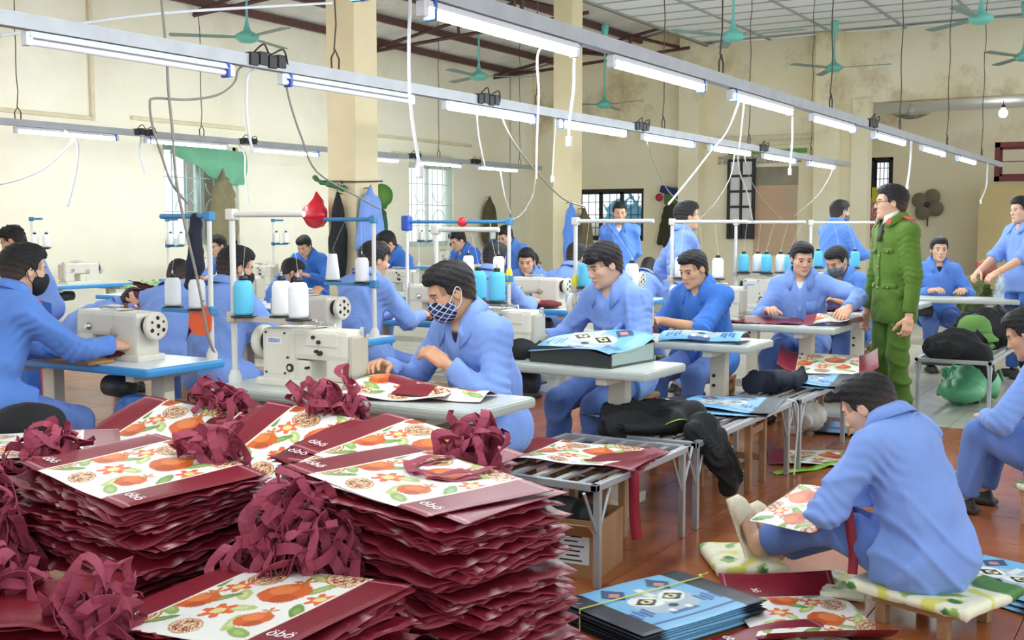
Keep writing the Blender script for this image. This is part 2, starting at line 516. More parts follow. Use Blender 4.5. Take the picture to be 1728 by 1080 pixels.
# room beyond the end-wall opening
struct(MB().box((XW + 2.6, 10.2, .8), (.1, 4, 1.6)).build('wall_beyond', plain('wall_beyond_paint', 'e3dcbd', .9)))
# ------------------------------------------------------------------ lamp rails and fluorescent tubes
M_RAIL = plain('galvanised_rail', 'a9adb1', .45, metal=.3, noise=.08)
M_TUBE = emit('lit_tube', 'f4fbff', TUBE_POWER)
M_TUBE_OFF = plain('unlit_tube', 'eceff4', .3)
M_CAP = plain('tube_holder_white', 'dfe3e6', .5)
M_BLUECLIP = plain('blue_clip_plastic', '2a4fae', .4)
M_WIRE = plain('rusty_wire', '4a3a30', .6)
M_WHITECORD = plain('white_cord', 'e4e8ea', .5)
M_GREYCORD = plain('grey_cord', '8b8a80', .6)
M_BLACK = plain('black_plastic', '1a1a1c', .45)
ROWS = {  # Y, z of tube, rail X range, tube starts (lit), unlit
    'near': (2.5, 2.24, (1.2, 17.6), [(1.92, 1), (3.46, 1), (5.03, 1), (6.66, 1), (8.36, 1), (10.2, 1), (12.2, 1), (14.2, 1)]),
    'middle': (4.35, 2.24, (2.2, 16.4), [(3.12, 0), (4.70, 0), (6.27, 1), (7.82, 1), (9.40, 1), (11.02, 1), (12.68, 1), (14.42, 1)]),
    'far': (9.8, 2.36, (6.3, 17.0), [(6.87, 1), (8.44, 1), (10.06, 1), (11.75, 1), (13.36, 1), (15.02, 1)]),
}
ORD = ['first', 'second', 'third', 'fourth', 'fifth', 'sixth', 'seventh', 'eighth']
tube_me = MB().tube([(0, 0, 0), (1.19, 0, 0)], .015, n=10).mesh('tube', M_TUBE)
tube_off_me = MB().tube([(0, 0, 0), (1.19, 0, 0)], .015, n=10).mesh('tube', M_TUBE_OFF)
cap_me = MB().box((0, 0, .012), (.035, .04, .06), bev=.006).mesh('end_cap', M_CAP)
batten_me = MB().prism([(-.028, .018), (.028, .018), (.018, .045), (-.018, .045)], 'X', 0, 1.19).mesh('batten', M_CAP)
clip_me = MB().box((0, 0, .02), (.02, .055, .09), bev=.006).mesh('clip', M_BLUECLIP)
for rn, (y, z, (x0, x1), tubes) in ROWS.items():
    rail = thing('lamp_rail', 'long galvanised lamp rail of the %s row hung over the sewing tables' % rn, 'lamp rail', (0, y, 0))
    prof = [(-.03, z + .05), (.03, z + .05), (.03, z + .115), (.022, z + .115), (.022, z + .062), (-.022, z + .062), (-.022, z + .115), (-.03, z + .115)]
    MB().prism(prof, 'X', x0, x1).build('channel', M_RAIL, rail)
    xs = np.arange(x0 + .6, x1, 2.35)
    for x in xs:
        top = CEIL_Z if y < CEIL_Y else roof_z(y)
        hk = MB(); hk.tube([(x - .03, 0, z + .1), (x - .035, 0, z + .18), (x, 0, z + .23), (x + .035, 0, z + .18), (x + .03, 0, z + .1)], .006, n=6)
        hk.build('hook', M_WIRE, rail)
        wr = MB(); pts = [(x + .01 * math.sin(q * 2.1), .008 * math.cos(q * 1.7), z + .23 + (top - z - .23) * q / 16) for q in range(17)]
        wr.tube(pts, .005, n=5); wr.build('suspension_wire', M_WIRE, rail)
    for i, (xs_, lit) in enumerate(tubes):
        lab = '%s fluorescent tube, %s along the %s lamp rail' % ('glowing' if lit else 'unlit white', ORD[i], rn)
        t = thing('tube_light', lab, 'tube light', (xs_, y, z), 0, 'fluorescent tubes on the %s rail' % rn)
        put('tube', tube_me if lit else tube_off_me, t)
        put('batten', batten_me, t); put('end_cap', cap_me, t, (0, 0, 0)); put('end_cap', cap_me, t, (1.19, 0, 0))
        put('clip', clip_me, t, (.05 if i % 2 else 1.16, 0, 0))
    # junction boxes with loose wires
    for x in {'near': (3.2, 9.95), 'middle': (4.45, 6.65, 9.2, 12.5), 'far': (8.3, 9.85, 13.2, 14.8)}[rn]:
        jb = MB()
        for q in range(4): jb.box((x + q * .07, -.02, z + .09 + .01 * (q % 2)), (.06, .05, .07), bev=.006)
        jb.tube(smooth_path([(x, -.03, z + .12), (x + .05, -.06, z + .17), (x + .13, -.03, z + .13), (x + .2, -.06, z + .16), (x + .28, -.02, z + .08)]), .005, n=5)
        jb.build('junction_box', M_BLACK, rail)

# ------------------------------------------------------------------ cords hanging from the rails
def cord(pix, Y, r, mat, label, end=None, cat='cord', name='hanging_cord'):
    raw = [P(a, b, Y=Y) for a, b in pix]
    for ry, rz_ in ((2.5, 2.30), (4.35, 2.30), (9.8, 2.42)):       # tie the upper end to its rail
        if abs(Y - ry) < .25 and abs(raw[0].z - rz_) < .25: raw.insert(0, Vector((raw[0].x, ry, rz_)))
    pts = smooth_path(raw, 5)
    o = thing(name, label, cat, pts[0])
    q = [p - pts[0] for p in pts]
    MB().tube(q, r, n=6).build('cable', mat, o)
    if end:
        e = q[-1]
        MB().box((e.x, e.y, e.z - .02), (.03, .022, .05), bev=.006).build('switch', M_CAP, o)
    return o
cord([(692, 22), (690, 60), (691, 150), (697, 215), (708, 280)], 2.5, .007, M_WHITECORD, 'white cord hanging from the near rail in front of the thick pillar', 1)
cord([(908, 88), (909, 160), (906, 240), (905, 302)], 2.6, .005, M_WHITECORD, 'thin white cord hanging from the near rail left of the second pillar')
cord([(970, 98), (968, 150), (961, 205), (960, 232)], 2.55, .007, M_WHITECORD, 'white cord hanging from the near rail in front of the second pillar', 1)
cord([(1248, 168), (1228, 220), (1200, 255), (1165, 300), (1128, 345)], 2.5, .006, M_WHITECORD, 'white cord slanting down from the near rail towards the flag')
cord([(1256, 170), (1250, 230), (1246, 280), (1262, 330), (1270, 375)], 2.5, .005, M_WHITECORD, 'white cord hanging from the near rail beside the black window frame')
cord([(1337, 190), (1337, 235), (1333, 285)], 2.5, .007, M_WHITECORD, 'short white cord with a switch below the fourth near tube', 1)
cord([(1538, 238), (1536, 275), (1531, 312)], 2.5, .010, M_WHITECORD, 'white cord with a switch hanging above the officer', 1)
cord([(1666, 288), (1664, 315), (1655, 338)], 2.5, .010, M_WHITECORD, 'white cord with a switch at the end of the near rail', 1)
cord([(805, 190), (808, 230), (818, 280)], 4.35, .005, M_WHITECORD, 'thin white cord below the third tube of the middle rail')
cord([(937, 210), (934, 260), (932, 298)], 4.35, .006, M_WHITECORD, 'white cord with a pull switch on the middle rail', 1)
cord([(483, 135), (490, 175), (510, 235), (535, 290), (600, 330), (640, 352)], 4.40, .006, M_GREYCORD, 'grey cable running from the middle rail past the red plastic bag')
cord([(418, 128), (416, 180), (420, 225), (427, 258)], 4.42, .008, M_WHITECORD, 'white lead dangling from the middle rail by the junction box')
cord([(272, -6), (281, 90), (284, 150), (291, 220), (297, 300), (312, 380), (335, 480), (352, 570), (370, 610)], 4.38, .007, M_GREYCORD, 'long grey cable dropping past the green curtain to the blue table')
cord([(402, 118), (395, 140), (368, 160), (318, 168), (262, 166), (253, 175), (258, 215), (272, 260), (290, 310), (318, 345)], 4.40, .006, M_GREYCORD, 'looping grey cable tied up with a yellow knot')
cord([(846, 192), (864, 235), (905, 290), (950, 335), (985, 348)], 4.42, .007, M_GREYCORD, 'grey cable slanting behind the second pillar base')
cord([(905, 290), (903, 310), (897, 335), (880, 362), (862, 372)], 4.42, .007, M_GREYCORD, 'curved grey cable leading down to a thread stand')
cord([(1240, 256), (1232, 300), (1205, 345), (1170, 378), (1150, 388)], 4.35, .006, M_GREYCORD, 'dark cable looping in front of the tan wall')
cord([(1092, 240), (1104, 275), (1130, 325), (1180, 370)], 4.35, .005, M_GREYCORD, 'thin grey cord below the fifth tube of the middle rail')
cord([(1256, 260), (1265, 300), (1290, 340), (1325, 375)], 4.35, .005, M_GREYCORD, 'thin cord crossing the bare plaster patch')
cord([(1405, 284), (1400, 298), (1380, 330), (1340, 365)], 4.35, .005, M_GREYCORD, 'thin cord slanting across the tan wall')
cord([(128, 236), (132, 260), (125, 305), (114, 348)], 9.6, .012, M_WHITECORD, 'white cord hanging from the far rail to the corner machine')
cord([(120, 240), (80, 280), (40, 300), (0, 311)], 9.8, .010, M_WHITECORD, 'white cord sagging from the far rail towards the wall')
cord([(238, 236), (236, 262), (246, 295)], 9.8, .012, M_WHITECORD, 'short cord below the second far tube')
cord([(413, 262), (414, 300), (420, 345)], 9.7, .010, M_WHITECORD, 'thin cord right of the green curtain')
cord([(845, 290), (852, 330), (862, 360)], 9.8, .012, M_WHITECORD, 'thin cord at the end of the far rail')
cord([(0, 60), (100, 45), (220, 28), (330, 18), (560, 5)], 6.5, .012, M_WHITECORD, 'white cable strung high across the wall')

# bare bulb in the recess
b_ = P(1693, 190, X=21.6)
bl = thing('light_bulb', 'bare glowing bulb hanging in the recess', 'light bulb', b_)
MB().lathe([(.0, -.09), (.05, -.075), (.075, -.03), (.07, .02), (.035, .06), (.03, .08)], n=16).build('bulb', emit('bulb_glow', 'fbfdff', 14), bl)
MB().lathe([(.032, .08), (.032, .13), (.015, .15)], n=12).build('socket', M_BLACK, bl)
MB().tube([(0, 0, .15), (0, 0, 3.64 - b_.z)], .006, n=6).build('flex', M_BLACK, bl)

# ------------------------------------------------------------------ ceiling fans
M_FANTEAL = plain('turquoise_fan_enamel', '6fc3b4', .4)
M_FANBLADE = plain('grey_green_blade', '7f968d', .5)
def ceiling_fan(x, y, z, top, a0, label, blade=.62):
    f = thing('ceiling_fan', label, 'ceiling fan', (x, y, z), a0, 'ceiling fans')
    MB().lathe([(.0, -.075), (.09, -.07), (.145, -.03), (.15, .015), (.11, .04), (.05, .075), (.026, .15), (.02, .2)], n=20).build('motor', M_FANTEAL, f)
    MB().tube([(0, 0, .15), (0, 0, top - z - .1)], .016, n=8).build('rod', M_FANTEAL, f)
    MB().lathe([(.02, top - z - .24), (.05, top - z - .2), (.07, top - z - .04), (.06, top - z)], n=14).build('canopy', M_FANTEAL, f)
    bm_ = MB().prism([(.13, -.03), (.3, -.055), (.3 + blade, -.07), (.32 + blade, 0), (.3 + blade, .06), (.3, .05), (.13, .03)], 'Z', -.012, 0.0)
    me = bm_.mesh('blade', M_FANBLADE)
    for k in range(3): put('blade', me, f, (0, 0, 0), (.1, 0, k * 2 * math.pi / 3))
    return f
def fan_at(px, py, z, a0, label):
    p = P(px, py, z=z)
    top = CEIL_Z if p.y < CEIL_Y else roof_z(p.y) - .05
    return ceiling_fan(p.x, p.y, z, top, a0, label)
fan_at(417, 62, 3.8, .25, 'turquoise ceiling fan under the metal roof above the green curtain')
fan_at(808, 128, 3.9, 1.1, 'turquoise ceiling fan between the two pillars')
fan_at(1020, 176, 3.65, .2, 'turquoise ceiling fan right of the second pillar')
fan_at(1237, 60, 3.8, 2.6, 'turquoise ceiling fan below the white ceiling near the wall corner')
fan_at(1407, 114, 4.1, .55, 'turquoise ceiling fan in front of the tan end wall')
fan_at(1655, 30, 4.0, .9, 'turquoise ceiling fan at the upper edge beside a lit ceiling tube')
fan_at(1728, 95, 4.05, .6, 'turquoise ceiling fan cut off by the picture edge')
# ------------------------------------------------------------------ sewing tables, machines, thread stands
TT = 0.75                                    # table top height
M_TOP = plain('grey_green_table_laminate', 'b4bcb2', .35, noise=.04, nscale=5)
M_TOPBLUE = plain('blue_table_edge', '3f97d6', .4, noise=.04)
M_TOPWHITE = plain('white_table_laminate', 'dfe6ea', .3)
M_CREAM = plain('cream_machine_enamel', 'dbd8c8', .38, noise=.03)
M_CREAM2 = plain('beige_machine_cover', 'bdb8a5', .45, noise=.03)
M_LEG = plain('cream_stand_paint', 'd3cdb8', .5, noise=.05)
M_STEEL = plain('bright_steel', 'c2c6c9', .28, metal=.9)
M_DARK = plain('dark_screw', '17181a', .4)
M_POLE = plain('chalky_pole_paint', 'd9d9d2', .5, noise=.05)
M_TRAYBLUE = plain('blue_spool_tray', '3b84b4', .45)
M_SPOOLW = plain('white_thread', 'eceeee', .7, bump=.25, bscale=260)
M_SPOOLB = plain('sky_blue_thread', '5cc0e2', .6, bump=.25, bscale=260)
M_INKBLUE = plain('label_ink_blue', '4b5aa8', .5)
M_MOTOR = plain('dark_motor_paint', '34383c', .5)

def prof_table(L, D, edge, top):
    """Mesh of a worktop: rounded slab with a thin pale laminate on top."""
    mb = MB(); mb.box((0, 0, TT - .022), (D, L, .044), bev=.014, mi=0)
    mb.box((0, 0, TT + .0005), (D - .03, L - .03, .002), mi=1)
    return mb.mesh('worktop', [edge, top])
ME_TOP = prof_table(1.40, .48, M_TOP, plain('pale_worktop_face', 'c6ccc6', .3, noise=.03))
ME_TOPB = prof_table(1.25, .52, M_TOPBLUE, M_TOPWHITE)
ME_COL = MB().box((0, 0, (TT - .05) / 2 + .03), (.07, .10, TT - .1), bev=.008).mesh('column', M_LEG)
ME_FOOT = MB().box((0, 0, .03), (.52, .07, .06), bev=.012).mesh('foot', M_LEG)
ME_HEADBAR = MB().box((0, 0, TT - .062), (.42, .06, .035)).mesh('head_bar', M_LEG)
ME_CROSS = MB().box((0, 0, .30), (.04, .80, .05)).mesh('cross_bar', M_LEG)
ME_BOLT = MB().lathe([(.010, 0), (.010, .008), (.004, .012)], n=8, axis='X').mesh('bolt', M_DARK)
ME_PEDAL = MB().box((0, 0, .09), (.26, .34, .02), bev=.006).mesh('pedal', M_MOTOR)
mm = MB(); mm.lathe([(.02, -.11), (.055, -.10), (.06, 0), (.055, .07), (.03, .09)], (0, .0, .61), n=14, axis='Y')
ME_MOTOR = mm.mesh('motor', M_MOTOR)
def sew_table(x, y, rz, label, blue=False, grp='sewing tables'):
    t = thing('sewing_table', label, 'table', (x, y, 0), rz, grp)
    put('worktop', ME_TOPB if blue else ME_TOP, t)
    for s in (-1, 1):
        c = put('column', ME_COL, t, (0, s * .44, 0)); 
        for zz in (.48, .54): put('bolt', ME_BOLT, c, (-.047, .02, zz))
        put('foot', ME_FOOT, t, (0, s * .44, 0)); put('head_bar', ME_HEADBAR, t, (0, s * .44, 0))
    put('cross_bar', ME_CROSS, t); put('pedal', ME_PEDAL, t, (.08, 0, 0)); put('motor', ME_MOTOR, t, (.05, .18, 0))
    return t

def text_mesh(txt, size, mat, ext=.0008):
    cu = bpy.data.curves.new('lettering', 'FONT'); cu.body = txt; cu.size = size; cu.extrude = ext
    cu.align_x = 'CENTER'; cu.align_y = 'CENTER'
    o = bpy.data.objects.new('lettering', cu); COL.objects.link(o)
    dg = bpy.context.evaluated_depsgraph_get()
    me = bpy.data.meshes.new_from_object(o.evaluated_get(dg))
    bpy.data.objects.remove(o, do_unlink=True)
    me.materials.clear(); me.materials.append(mat)
    return me
ME_MLOGO = text_mesh('EBSNY', .024, M_INKBLUE)
def make_machine():
    """Heavy flat-bed lockstitch machine; operator side is +x, hand wheel at +y."""
    m = thing('sewing_machine', 'x', 'sewing machine', (0, 0, 0), 0, 'sewing machines')
    b = MB()
    b.box((0, .015, .018), (.18, .50, .036), bev=.010)              # bed
    b.box((0, .145, .135), (.15, .19, .24), bev=.022)               # column
    b.box((0, -.01, .19), (.135, .46, .135), bev=.024)              # arm
    b.box((0, .02, .07), (.12, .09, .10), bev=.012)                 # lower block
    b.box((0, -.175, .135), (.125, .12, .20), bev=.018)             # needle head
    b.box((-.072, .15, .145), (.012, .14, .19), bev=.006)           # rear cover plate
    b.box((-.068, -.10, .215), (.010, .18, .06), bev=.005)
    b.prism([(-.02, .255), (.06, .255), (.10, .262), (-.05, .262)], 'X', -.05, .05)
    b.build('body', M_CREAM, m)
    MB().box((0, -.242, .15), (.115, .03, .175), bev=.012).build('face_plate', M_CREAM2, m)
    MB().lathe([(.045, .235), (.052, .245), (.052, .27), (.03, .275)], (0, 0, .185), n=20, axis='Y').build('wheel_hub', M_DARK, m)
    hw = MB().lathe([(.02, .272), (.06, .275), (.072, .285), (.074, .305), (.066, .315), (.055, .312), (.02, .318)], (0, 0, .185), n=28, axis='Y').build('hand_wheel', M_CREAM, m)
    hl = MB()
    for k in range(6):
        a = k * math.pi / 3
        hl.lathe([(.007 if k % 2 else .011, .311), (.007 if k % 2 else .011, .3165)], (math.sin(a) * .042, 0, .185 + math.cos(a) * .042), n=8, axis='Y')
    hl.lathe([(.014, .315), (.010, .322)], (0, 0, .185), n=10, axis='Y'); hl.build('wheel_holes', M_DARK, hw)
    MB().tube([(.0, -.225, .05), (.0, -.225, .19)], .006, n=8).build('needle_bar', M_STEEL, m)
    pf = MB(); pf.tube([(.0, -.21, .03), (.0, -.21, .16)], .005, n=8); pf.box((0.01, -.218, .038), (.05, .025, .008)); pf.build('presser_foot', M_STEEL, m)
    MB().box((.0, -.19, .0375), (.09, .13, .003)).build('needle_plate', M_STEEL, m)
    MB().lathe([(.006, .06), (.022, .066), (.022, .074), (.012, .09)], (0, -.14, .17), n=14, axis='X').build('tension_dial', M_STEEL, m)
    MB().lathe([(.03, .07), (.03, .078), (.012, .082)], (0, .07, .15), n=18, axis='X').build('stitch_dial', M_CREAM2, m)
    dr = MB().lathe([(.019, -.079), (.019, -.073)], (0, .075, .085), n=14, axis='X').build('oil_window', M_DARK, m)
    MB().lathe([(.009, -.081), (.009, -.079)], (0, .075, .085), n=10, axis='X').build('oil_window_centre', M_CREAM, dr)
    gd = MB(); gd.tube([(0, -.02, .26), (0, -.02, .285)], .006, n=6); gd.box((0, .0, .278), (.03, .09, .012), bev=.004); gd.tube([(0, -.12, .255), (0, -.12, .275), (0, -.04, .276)], .006, n=6); gd.build('thread_guide', M_STEEL, m)
    lv = MB(); lv.box((.03, -.247, .245), (.02, .02, .05), bev=.004); lv.build('take_up_lever', M_STEEL, m)
    for (yy, zz, rr) in [(.21, .235, .005), (.10, .235, .005), (.21, .06, .005), (.10, .06, .005), (-.06, .225, .008), (-.09, .205, .009), (-.075, .165, .007), (-.095, .158, .011), (-.02, .09, .006), (.085, .13, .005)]:
        MB().lathe([(rr, -.083), (rr, -.06)], (0, yy, zz), n=8, axis='X').build('screw', M_DARK, m)
    pl = MB().box((-.0785, .16, .20), (.002, .085, .03)).build('maker_plate', M_TOPWHITE, m)
    put('lettering', ME_MLOGO, pl, (-.0800, .16, .20), (math.pi / 2, 0, -math.pi / 2))
    return m
machine0 = make_machine(); machine_used = [False]
def machine(x, y, rz, label, z=TT):
    if not machine_used[0]:
        machine_used[0] = True; o = machine0
        o.location = (x, y, z); o.rotation_euler = (0, 0, rz); o['label'] = label
        return o
    return dup(machine0, (x, y, z), rz, label)

def spool_mesh(kind):
    mb = MB()
    if kind == 'cone':
        mb.lathe([(.0, 0), (.046, 0), (.048, .01), (.030, .165), (.024, .17), (.0, .17)], n=16, mi=0)
    else:
        mb.lathe([(.0, 0), (.040, 0), (.043, .012), (.043, .125), (.034, .148), (.018, .152), (.0, .152)], n=16, mi=0)
    return mb
ME_SP = {}
for kd in ('cone', 'drum'):
    for cn, mt in (('white', M_SPOOLW), ('blue', M_SPOOLB)):
        ME_SP[kd, cn] = spool_mesh(kd).mesh('thread', mt)
ME_CAPC = MB().lathe([(.0, .165), (.016, .165), (.014, .19), (.0, .192)], n=10).mesh('core_top', M_DARK)
ME_CAPD = MB().lathe([(.0, .148), (.019, .148), (.019, .168), (.012, .172), (.0, .172)], n=10).mesh('core_top', M_DARK)
def spool(loc, kind, colr, label):
    s = thing('thread_spool', label, 'spool', loc, random.uniform(0, 6), 'thread spools')
    put('thread', ME_SP[kind, colr], s); put('core_top', ME_CAPC if kind == 'cone' else ME_CAPD, s)
    return s
def thread_stand(x, y, dirv, tray_len, spools, label, where, mat=M_POLE, mtray=None, top=1.50, tz=1.06, arm=.5, h0=TT, tape=False):
    """Pole clamped to the table, guide arm on top, tray with spools part-way up; dirv = +1/-1 along Y."""
    t = thing('thread_stand', label, 'thread stand', (x, y, 0), 0, 'thread stands')
    MB().tube([(0, 0, h0 - .03), (0, 0, top)], .0135, n=10).build('pole', mat, t)
    MB().lathe([(.03, h0), (.03, h0 + .03), (.018, h0 + .06)], n=12).build('clamp', mat, t)
    ar = MB(); ar.tube([(0, 0, top - .02), (0, dirv * arm, top - .02)], .013, n=8); ar.box((0, 0, top - .02), (.045, .045, .05), bev=.008)
    ar.build('guide_arm', mat if mtray is None else mtray, t)
    tr = MB(); mt = mtray or M_CREAM2
    tr.box((0, dirv * tray_len / 2, tz - .02), (.03, tray_len, .02)); tr.box((0, 0, tz - .015), (.05, .05, .05), bev=.008)
    tr.tube([(.0, dirv * .05, tz - .02), (.07, dirv * .1, tz - .02), (.07, dirv * tray_len, tz - .02)], .007, n=6)
    tro = tr.build('tray_bar', mt, t)
    n = len(spools)
    for i, (kd, cn) in enumerate(spools):
        off = dirv * (.08 + (tray_len - .1) * (i / max(1, n - 1) if n > 1 else .5)); xo = .05 if i % 2 else -.02
        MB().lathe([(.0, tz - .012), (.055, tz - .012), (.058, tz - .004), (.02, tz)], (xo, off, 0), n=14).build('spool_plate', M_DARK, tro)
        MB().tube([(xo, off, tz), (xo, off, tz + .19)], .005, n=6).build('spool_pin', M_STEEL, tro)
        spool((x + xo, y + off, tz), kd, cn, '%s thread spool %s, %s' % ({'white': 'white', 'blue': 'sky blue'}[cn], ['next to the pole', 'second from the pole', 'third from the pole', 'fourth from the pole', 'at the tray end'][i], where))
        th = MB(); th.tube(sag((xo, off, tz + .19), (0, dirv * min(arm, .1 + i * .12), top - .02), -.01, 5), .0008, n=4); th.build('thread', M_SPOOLW, t)
    if tape: MB().lathe([(.02, 1.02), (.026, 1.05), (.026, 1.10), (.018, 1.13)], n=10).build('tape', plain('yellow_tape', 'e3d62c', .5), t)
    return t

A_X = [3.72 + 1.39 * i for i in range(6)]
A_Y = 3.0
ordn = ['nearest', 'second', 'third', 'fourth', 'fifth', 'sixth']
for i, x in enumerate(A_X):
    yy = A_Y - (.08 if i else 0) - (.12 if i >= 3 else 0)
    sew_table(x, yy, 0, 'grey-topped sewing table on cream columns, %s in the row beside the aisle' % ordn[i])
    machine(x, yy + .28, 0, 'cream sewing machine on the %s table of the row beside the aisle' % ordn[i])
B_X = [3.98 + 1.48 * i for i in range(5)]
B_Y = 4.98
for i, x in enumerate(B_X):
    sew_table(x, B_Y, math.pi, ('blue-edged white sewing table of the black-masked man at the picture edge' if i == 0 else
              'blue-edged white sewing table, %s in the second row from the aisle' % ordn[i]), blue=True)
    machine(x, B_Y - .1, math.pi, 'cream sewing machine with hand wheel towards the camera, %s in the second row' % ordn[i])

thread_stand(3.62, 3.66, -1, .42, [('drum', 'blue'), ('drum', 'white'), ('drum', 'white')], 'pale thread stand clamped to the nearest grey table', 'on the nearest grey table', arm=.42, top=1.52)
thread_stand(4.98, 3.52, -1, .42, [('drum', 'blue'), ('drum', 'blue'), ('drum', 'blue')], 'pale thread stand behind the man in the checked mask', 'behind the checked-mask worker', arm=.40, top=1.45)
thread_stand(6.46, 3.46, -1, .40, [('drum', 'blue'), ('drum', 'white')], 'pale thread stand with yellow tape behind the man holding the blue bag', 'behind the worker with the blue bag', arm=.55, top=1.50, tape=True)
thread_stand(8.0, 3.45, -1, .40, [('drum', 'white'), ('drum', 'blue'), ('drum', 'white')], 'pale thread stand behind the man in rolled sleeves', 'behind the rolled-sleeve worker', arm=.6, top=1.50)
thread_stand(9.25, 3.40, -1, .50, [('drum', 'blue'), ('drum', 'white'), ('drum', 'blue'), ('drum', 'white'), ('drum', 'blue')], 'thread stand with a row of blue and white spools beside the reaching worker', 'on the crowded tray beside the reaching worker', arm=.6, top=1.50)
thread_stand(10.75, 3.2, -1, .45, [('drum', 'blue'), ('drum', 'white'), ('drum', 'blue')], 'thread stand behind the green-uniformed officer', 'behind the officer', arm=.6, top=1.50)
thread_stand(4.19, 4.40, 1, .36, [('drum', 'white'), ('drum', 'white')], 'white thread stand on the blue table with a black sleeve hanging from it', 'on the blue-edged table by the black sleeve', mtray=M_TRAYBLUE, arm=.36, top=1.52, tz=1.02)
thread_stand(5.58, 4.42, 1, .40, [('drum', 'white'), ('cone', 'white')], 'white thread stand with blue arms below the hanging blue shirt', 'in front of the thick pillar', mtray=M_TRAYBLUE, arm=.40, top=1.51, tz=1.10)
thread_stand(7.20, 4.42, 1, .42, [('drum', 'white'), ('drum', 'white')], 'white thread stand with yellow tape and a red ball on its arm', 'on the stand with the red ball', mtray=M_TRAYBLUE, arm=.95, top=1.50, tz=1.07, tape=True)
# second pole, blue clamp and red ball of the wide stand
MB().tube([(7.2, 5.37, TT), (7.2, 5.37, 1.5)], .0135, n=8).build('pole', M_POLE, bpy.data.objects['thread_stand.008']).location = (-7.2, -4.42, 0)
MB().lathe([(.0, -.04), (.03, -.027), (.04, 0), (.03, .027), (.0, .04)], (0, .42, 1.48), n=12).build('ball', plain('red_ball', 'd8222c', .4), bpy.data.objects['thread_stand.008'])
MB().box((0, .95, 1.47), (.07, .07, .12), bev=.015).build('clamp', M_BLUECLIP, bpy.data.objects['thread_stand.008'])

# ------------------------------------------------------------------ folding steel benches
M_GALV = plain('galvanised_tube', 'b3b8ba', .35, metal=.55, noise=.06)
def bench(x0, x1, y0, y1, label, h=.43):
    t = thing('folding_bench', label, 'bench', ((x0 + x1) / 2, (y0 + y1) / 2, 0), 0, 'folding steel benches')
    L, D = x1 - x0, y1 - y0
    fr = MB()
    for s in (-1, 1):
        fr.box((0, s * (D / 2 - .015), h - .015), (L, .03, .03), bev=.004); fr.box((s * (L / 2 - .015), 0, h - .015), (.03, D, .03), bev=.004)
    fr.build('frame', M_GALV, t)
    n = 5
    for k in range(n):
        y = -D / 2 + D * (k + 1) / (n + 1)
        MB().box((0, y, h - .018), (L - .04, .03, .012)).build('slat', M_GALV, t)
    for sx in (-1, 1):
        for sy in (-1, 1):
            X, Yq = sx * (L / 2 - .05), sy * (D / 2 - .02)
            MB().box((X, Yq, (h - .03) / 2), (.028, .028, h - .03), bev=.004).build('leg', M_GALV, t)
            br = MB()
            for q in (-1, 1): br.tube([(X, Yq, h - .22), (X + q * .12, Yq, h - .02)], .007, n=6)
            br.build('brace', M_GALV, t)
    return t
bench(3.90, 4.86, 1.99, 2.64, 'folding steel bench nearest the camera with a printed bag sheet on it')
bench(4.93, 6.42, 1.99, 2.40, 'folding steel bench with the draped black jacket and flat blue bags')
bench(6.48, 7.55, 1.97, 2.40, 'folding steel bench holding the navy bundle and a blue bag')
bench(9.05, 11.2, 1.30, 1.86, 'folding steel bench behind the officer with the green sun helmet on it')
bench(11.6, 13.6, 1.0, 1.7, 'folding steel bench at the far right piled with dark cloth', h=.5)

# ------------------------------------------------------------------ wooden stools
M_WOOD = plain('raw_wood', '9a7350', .7, noise=.18, nscale=14)
M_WOODP = plain('pale_wood', 'b08a63', .7, noise=.15, nscale=14)
def make_stool(w, d, h, label, mat, name='wooden_stool'):
    t = thing(name, label, 'stool', (0, 0, 0), 0, 'wooden stools')
    nb = 2
    for k in range(nb):
        MB().box((0, -d / 2 + d * (k + .5) / nb, h - .012), (w, d / nb - .006, .024), bev=.004).build('seat_board', mat, t)
    for sx in (-1, 1):
        for sy in (-1, 1):
            MB().box((sx * (w / 2 - .03), sy * (d / 2 - .025), (h - .024) / 2), (.04, .035, h - .024), bev=.004).build('leg', mat, t)
    if h > .25:
        for sx in (-1, 1): MB().box((sx * (w / 2 - .03), 0, h * .35), (.025, d - .06, .035)).build('stretcher', mat, t)
        for sy in (-1, 1): MB().box((0, sy * (d / 2 - .025), h * .82), (w - .06, .02, .04)).build('rail', mat, t)
    return t
def stool(x, y, rz, label, w=.34, d=.26, h=.42, mat=None):
    s = make_stool(w, d, h, label, mat or M_WOOD); s.location = (x, y, 0); s.rotation_euler = (0, 0, rz); return s
stool(4.55, 2.36, .1, 'raw wooden stool standing under the nearest steel bench', .28, .3, .36, M_WOODP)
stool(5.98, 2.2, .05, 'brown wooden stool under the second steel bench', .34, .32, .40)
